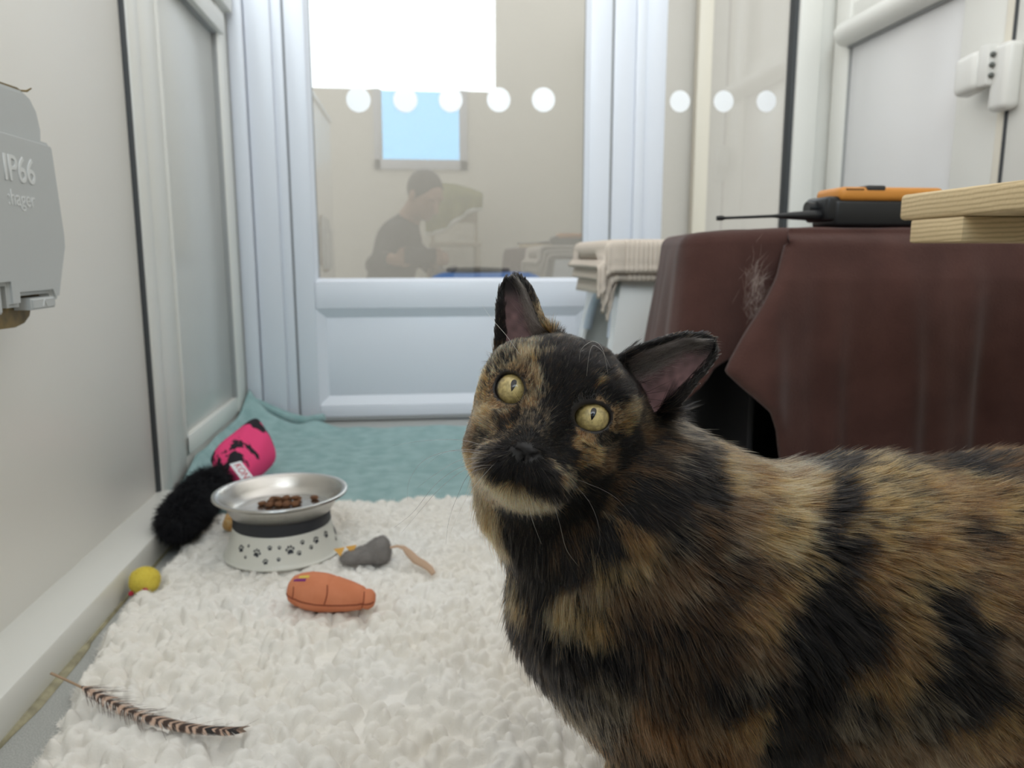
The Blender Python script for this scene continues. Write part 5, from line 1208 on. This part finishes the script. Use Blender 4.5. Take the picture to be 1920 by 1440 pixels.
for li, (off, hl_, hf) in enumerate(((0.006, 0.060, 0.040), (0.016, 0.034, 0.052), (0.026, 0.012, 0.048))):
    v = []; f = []; prof = []      # cross section along x: hangs over the left side
    L0 = x0-0.012-off
    for k in range(8): t = k/7; prof.append((L0-0.012*(1-t), ZT-hl_*(1-t)))
    for a in np.linspace(PI, PI/2, 8)[1:]: prof.append((L0+0.014+0.014*math.cos(a), ZT+off-0.008+0.014*math.sin(a)))
    for x in np.linspace(L0+0.03, x1+0.01, 240): prof.append((x, ZT+off+0.006))
    for i, (x, z) in enumerate(prof):
        for j in range(34):
            if j < 8: t = j/7; yy_ = y0-0.010-off*0.8; zz = z-hf*(1-t)
            elif j < 12: a = (j-7)/4*PI/2; yy_ = y0-0.010-off*0.8+0.010*(1-math.cos(a)); zz = z+0.004*math.sin(a)
            else: yy_ = y0+(y1+0.004-y0)*(j-11)/22; zz = z+0.004
            rip = 0.0010*math.sin(x*780)*(j > 8)
            v.append((x+0.012*math.sin((yy_-y0)*14)*(1 if i < 8 else 0)*0.4, yy_-((0.0012*math.sin(x*780)+0.0015*math.sin(j*2.2)*(j < 4)) if j < 8 else 0), zz+rip))
            if i and j: q = i*34+j; f.append((q-35, q-34, q, q-1))
    o = mesh_obj('fold', v, f, twm, tw); md = o.modifiers.new('t', 'SOLIDIFY'); md.thickness = 0.007; md.offset = 0

# blue tub in the corridor
tub = empty('storage_tub', (0.205, 2.45, 0), 'blue plastic tub with a dark lid standing beyond the door glass', 'tub')
bm = bmesh.new(); lathe(bm, [(0, 0.0), (0.13, 0.0), (0.135, 0.01), (0.168, 0.295), (0.176, 0.298), (0.176, 0.310), (0.165, 0.318), (0.14, 0.328), (0.0, 0.335)], 64, 0.205, 2.45, 0); bmesh.ops.recalc_face_normals(bm, faces=bm.faces)
bm_obj('body', bm, mat('blue_plastic', (0.035, 0.16, 0.46), 0.4), tub)
bm = bmesh.new(); lathe(bm, [(0, 0.333), (0.08, 0.331), (0.10, 0.332), (0.10, 0.342), (0.0, 0.347)], 48, 0.18, 2.45, 0); bmesh.ops.recalc_face_normals(bm, faces=bm.faces); bm_obj('lid', bm, mat('dark_lid', (0.04, 0.045, 0.05), 0.5), tub)
# ------------------------------------------------------------------ the photographer, seen only as a reflection in the door glass
def grid(x0, x1, y0, y1, z0, z1, s):
    global GX, GY, GZ, FLD
    GX = np.arange(x0, x1, s, dtype=np.float32); GY = np.arange(y0, y1, s, dtype=np.float32); GZ = np.arange(z0, z1, s, dtype=np.float32); FLD = np.full((len(GX), len(GY), len(GZ)), 0.08, np.float32)
def finish(name, m, parent):
    V_, F_ = surface_nets(FLD, GX, GY, GZ); F_ = F_[(F_ >= 0).all(1)]; V_ = lap(V_, F_, 2); me = fast_mesh(name, V_, F_, m); o = bpy.data.objects.new(name, me); C.objects.link(o); o.parent = parent; o.matrix_parent_inverse = parent_inv(parent); return o
per = empty('person', (-0.18, -0.36, 0), 'person in a dark jumper and blue jeans crouching, reflected in the door glass', 'person')
skinm = mat('skin', (0.45, 0.27, 0.19), 0.5); jm = mat('dark_jumper', (0.030, 0.032, 0.038), 0.9); jeans = mat('blue_jeans', (0.04, 0.075, 0.15), 0.9, bump=0.3, bscale=800); hairm = mat('dark_hair', (0.018, 0.014, 0.012), 0.6, bump=0.8, bscale=300)
hc_ = np.array([0.030, -0.235, 0.672]); grid(-0.32, 0.24, -0.60, -0.005, 0.28, 0.84, 0.004)
fx, fz = nrm([0.55, 0.62, -0.55]), nrm([0.36, 0.45, 0.80]); fz = nrm(fz-fx*(fz@fx)); fy = np.cross(fz, fx)      # face forward, crown up, side
RH = np.stack([fx, fy, fz]); hp_ = lambda a, b, c: hc_+fx*a+fy*b+fz*c
add_ell(hp_(-0.008, 0, 0.015), (0.093, 0.075, 0.090), RH, 0.02); add_ell(hp_(0.030, 0, -0.045), (0.055, 0.055, 0.068), RH, 0.03); add_ell(hp_(0.062, 0, -0.092), (0.018, 0.022, 0.016), RH, 0.015)
add_cone(hp_(0.084, 0, 0.000), hp_(0.108, 0, -0.030), 0.008, 0.013, 0.010)
for s in (-1, 1):
    add_ell(hp_(0.074, s*0.031, 0.008), (0.014, 0.015, 0.010), RH, 0.006, sub=True); add_ell(hp_(0.066, s*0.031, 0.008), (0.012, 0.012, 0.012), RH, 0.002)
    add_ell(hp_(0.078, s*0.031, 0.026), (0.010, 0.020, 0.006), RH, 0.008); add_ell(hp_(-0.004, s*0.078, -0.010), (0.018, 0.008, 0.030), RH, 0.004)
add_ell(hp_(0.084, 0, -0.058), (0.010, 0.024, 0.006), RH, 0.006); add_ell(hp_(0.090, 0, -0.0585), (0.012, 0.022, 0.0015), RH, 0.002, sub=True)
add_cone(hp_(-0.02, 0, -0.05), np.array([-0.055, -0.33, 0.555]), 0.050, 0.058, 0.03)
def hand(wr, kn, tips, thumb):
    add_cone(wr, (np.array(wr)+kn)/2, 0.024, 0.026, 0.01); pd2 = nrm(tips[3][0]-tips[0][0]); 
    for q in (0, .33, .66, 1): add_cone(np.array(wr), tips[0][0]*(1-q)+tips[3][0]*q, 0.018, 0.0125, 0.008)
    for chain in tips+[thumb]:
        for a, b, r_ in zip(chain, chain[1:], (0.0095, 0.0088, 0.0078)): add_cone(a, b, r_, r_-0.0008, 0.003)
A3 = np.array
hand(A3([-0.110, -0.075, 0.360]), A3([-0.085, -0.05, 0.37]), [[A3([-0.085+0.004*i, -0.045, 0.405-0.021*i]), A3([-0.070, -0.030-0.002*i, 0.410-0.020*i]), A3([-0.052-0.003*i, -0.0325, 0.407-0.018*i]), A3([-0.040-0.003*i, -0.036, 0.402-0.016*i])] for i in range(4)],
     [A3([-0.092, -0.060, 0.345]), A3([-0.072, -0.050, 0.338]), A3([-0.055, -0.042, 0.345]), A3([-0.045, -0.040, 0.352])])
hand(A3([0.110, -0.080, 0.360]), A3([0.085, -0.05, 0.37]), [[A3([0.088-0.004*i, -0.045, 0.405-0.021*i]), A3([0.074, -0.030-0.002*i, 0.410-0.020*i]), A3([0.056+0.003*i, -0.0325, 0.407-0.018*i]), A3([0.044+0.003*i, -0.036, 0.402-0.016*i])] for i in range(4)],
     [A3([0.094, -0.060, 0.345]), A3([0.075, -0.050, 0.338]), A3([0.058, -0.042, 0.345]), A3([0.048, -0.040, 0.352])])
add_cone(A3([-0.110, -0.075, 0.360]), A3([-0.155, -0.125, 0.372]), 0.022, 0.030, 0.01); add_cone(A3([0.110, -0.080, 0.360]), A3([0.105, -0.150, 0.378]), 0.022, 0.030, 0.01)
finish('body', skinm, per)
grid(-0.36, 0.24, -0.66, -0.06, 0.06, 0.66, 0.006)
add_cone(A3([-0.17, -0.40, 0.20]), A3([-0.105, -0.345, 0.445]), 0.118, 0.115, 0.04); add_cone(A3([-0.095, -0.22, 0.480]), A3([-0.090, -0.47, 0.480]), 0.062, 0.062, 0.05); add_cone(A3([-0.09, -0.34, 0.50]), A3([-0.055, -0.33, 0.555]), 0.075, 0.058, 0.03)
add_cone(A3([-0.100, -0.215, 0.470]), A3([-0.215, -0.175, 0.335]), 0.056, 0.044, 0.03); add_cone(A3([-0.215, -0.175, 0.335]), A3([-0.150, -0.118, 0.370]), 0.043, 0.032, 0.015)
add_cone(A3([-0.085, -0.46, 0.470]), A3([0.055, -0.36, 0.330]), 0.056, 0.044, 0.03); add_cone(A3([0.055, -0.36, 0.330]), A3([0.105, -0.145, 0.376]), 0.043, 0.032, 0.015)
finish('jumper', jm, per)
grid(-0.40, 0.40, -0.72, -0.04, 0.0, 0.36, 0.007)
add_ell(A3([-0.19, -0.41, 0.16]), (0.125, 0.15, 0.10), None, 0.04)
for yk, zk in ((-0.24, 0.16), (-0.55, 0.20)):
    add_cone(A3([-0.17, -0.41+(yk+0.41)*0.4, 0.15]), A3([0.16, yk, zk]), 0.085, 0.062, 0.04); add_cone(A3([0.16, yk, zk]), A3([-0.02, yk-0.01, 0.062]), 0.058, 0.045, 0.02); add_cone(A3([-0.02, yk-0.01, 0.062]), A3([-0.14, yk-0.01, 0.052]), 0.045, 0.038, 0.02)
finish('trousers', jeans, per)
for yk in (-0.25, -0.56):
    grid(-0.36, -0.08, yk-0.07, yk+0.07, 0.0, 0.12, 0.005); add_ell(A3([-0.20, yk, 0.042]), (0.105, 0.042, 0.036), None, 0.01); add_cone(A3([-0.14, yk, 0.052]), A3([-0.20, yk, 0.045]), 0.044, 0.038, 0.01); finish('shoe', mat('dark_shoe', (0.03, 0.03, 0.03), 0.6), per)
grid(-0.12, 0.18, -0.38, -0.10, 0.56, 0.80, 0.004)
add_ell(hp_(-0.016, 0, 0.020), (0.096, 0.080, 0.093), RH, 0.01); add_ell(hp_(0.075, 0, -0.045), (0.075, 0.09, 0.085), RH, 0.012, sub=True); add_ell(hp_(0.02, 0, -0.10), (0.14, 0.12, 0.075), RH, 0.01, sub=True)
finish('hair', hairm, per)
ph = empty('phone', (0.0, -0.020, 0.38), 'dark mobile phone held up by the crouching person', 'phone')
box('phone_body', (-0.074, -0.0260, 0.345), (0.074, -0.018, 0.416), mat('phone_dark', (0.02, 0.02, 0.022), 0.3), ph, bev=0.003, seg=3)

# olive throw over a chair behind the person
ol = mat('olive_throw', (0.30, 0.30, 0.12), 0.95, col2=(0.24, 0.25, 0.11), nscale=20); whm = mat('white_throw_edge', (0.8, 0.8, 0.78), 0.9)
v = []; f = []
for i in range(40):
    for j in range(30):
        a, b = i/39, j/29; x = 0.03+0.31*a; top = 0.765-0.10*abs(a-0.35)**1.5; bot = 0.50+0.13*a-0.02*math.sin(a*6)
        z = top*(1-b)+bot*b; y = -0.74+0.05*math.sin(min(1, b*3)*PI/2)+0.012*math.sin(a*22+b*2)*b; v.append((x, y, z))
        if i and j: q = i*30+j; f.append((q-31, q-30, q, q-1))
th = mesh_obj('throw', v, f, ol); md = th.modifiers.new('t', 'SOLIDIFY'); md.thickness = 0.012; tag(th, 'olive green throw draped on the chair back, reflected in the door glass', 'throw')
bm = bmesh.new(); tube(bm, [v[i*30+29] for i in range(40)], 0.014, 10); bm_obj('white_edge', bm, whm, th)
chr_ = empty('chair', (0.19, -0.74, 0), 'pale wooden chair under the olive throw behind the crouching person', 'chair'); pw2 = mat('pale_chair_wood', (0.55, 0.48, 0.36), 0.6)
box('seat', (0.05, -0.84, 0.43), (0.33, -0.62, 0.455), pw2, chr_, bev=0.004); box('backrest', (0.06, -0.77, 0.56), (0.32, -0.748, 0.73), pw2, chr_, bev=0.006)
for x in (0.06, 0.30):
    box('post', (x, -0.77, 0.455), (x+0.02, -0.75, 0.56), pw2, chr_, bev=0.003)
    for y in (-0.835, -0.645): box('leg', (x, y, 0), (x+0.022, y+0.022, 0.43), pw2, chr_, bev=0.003)
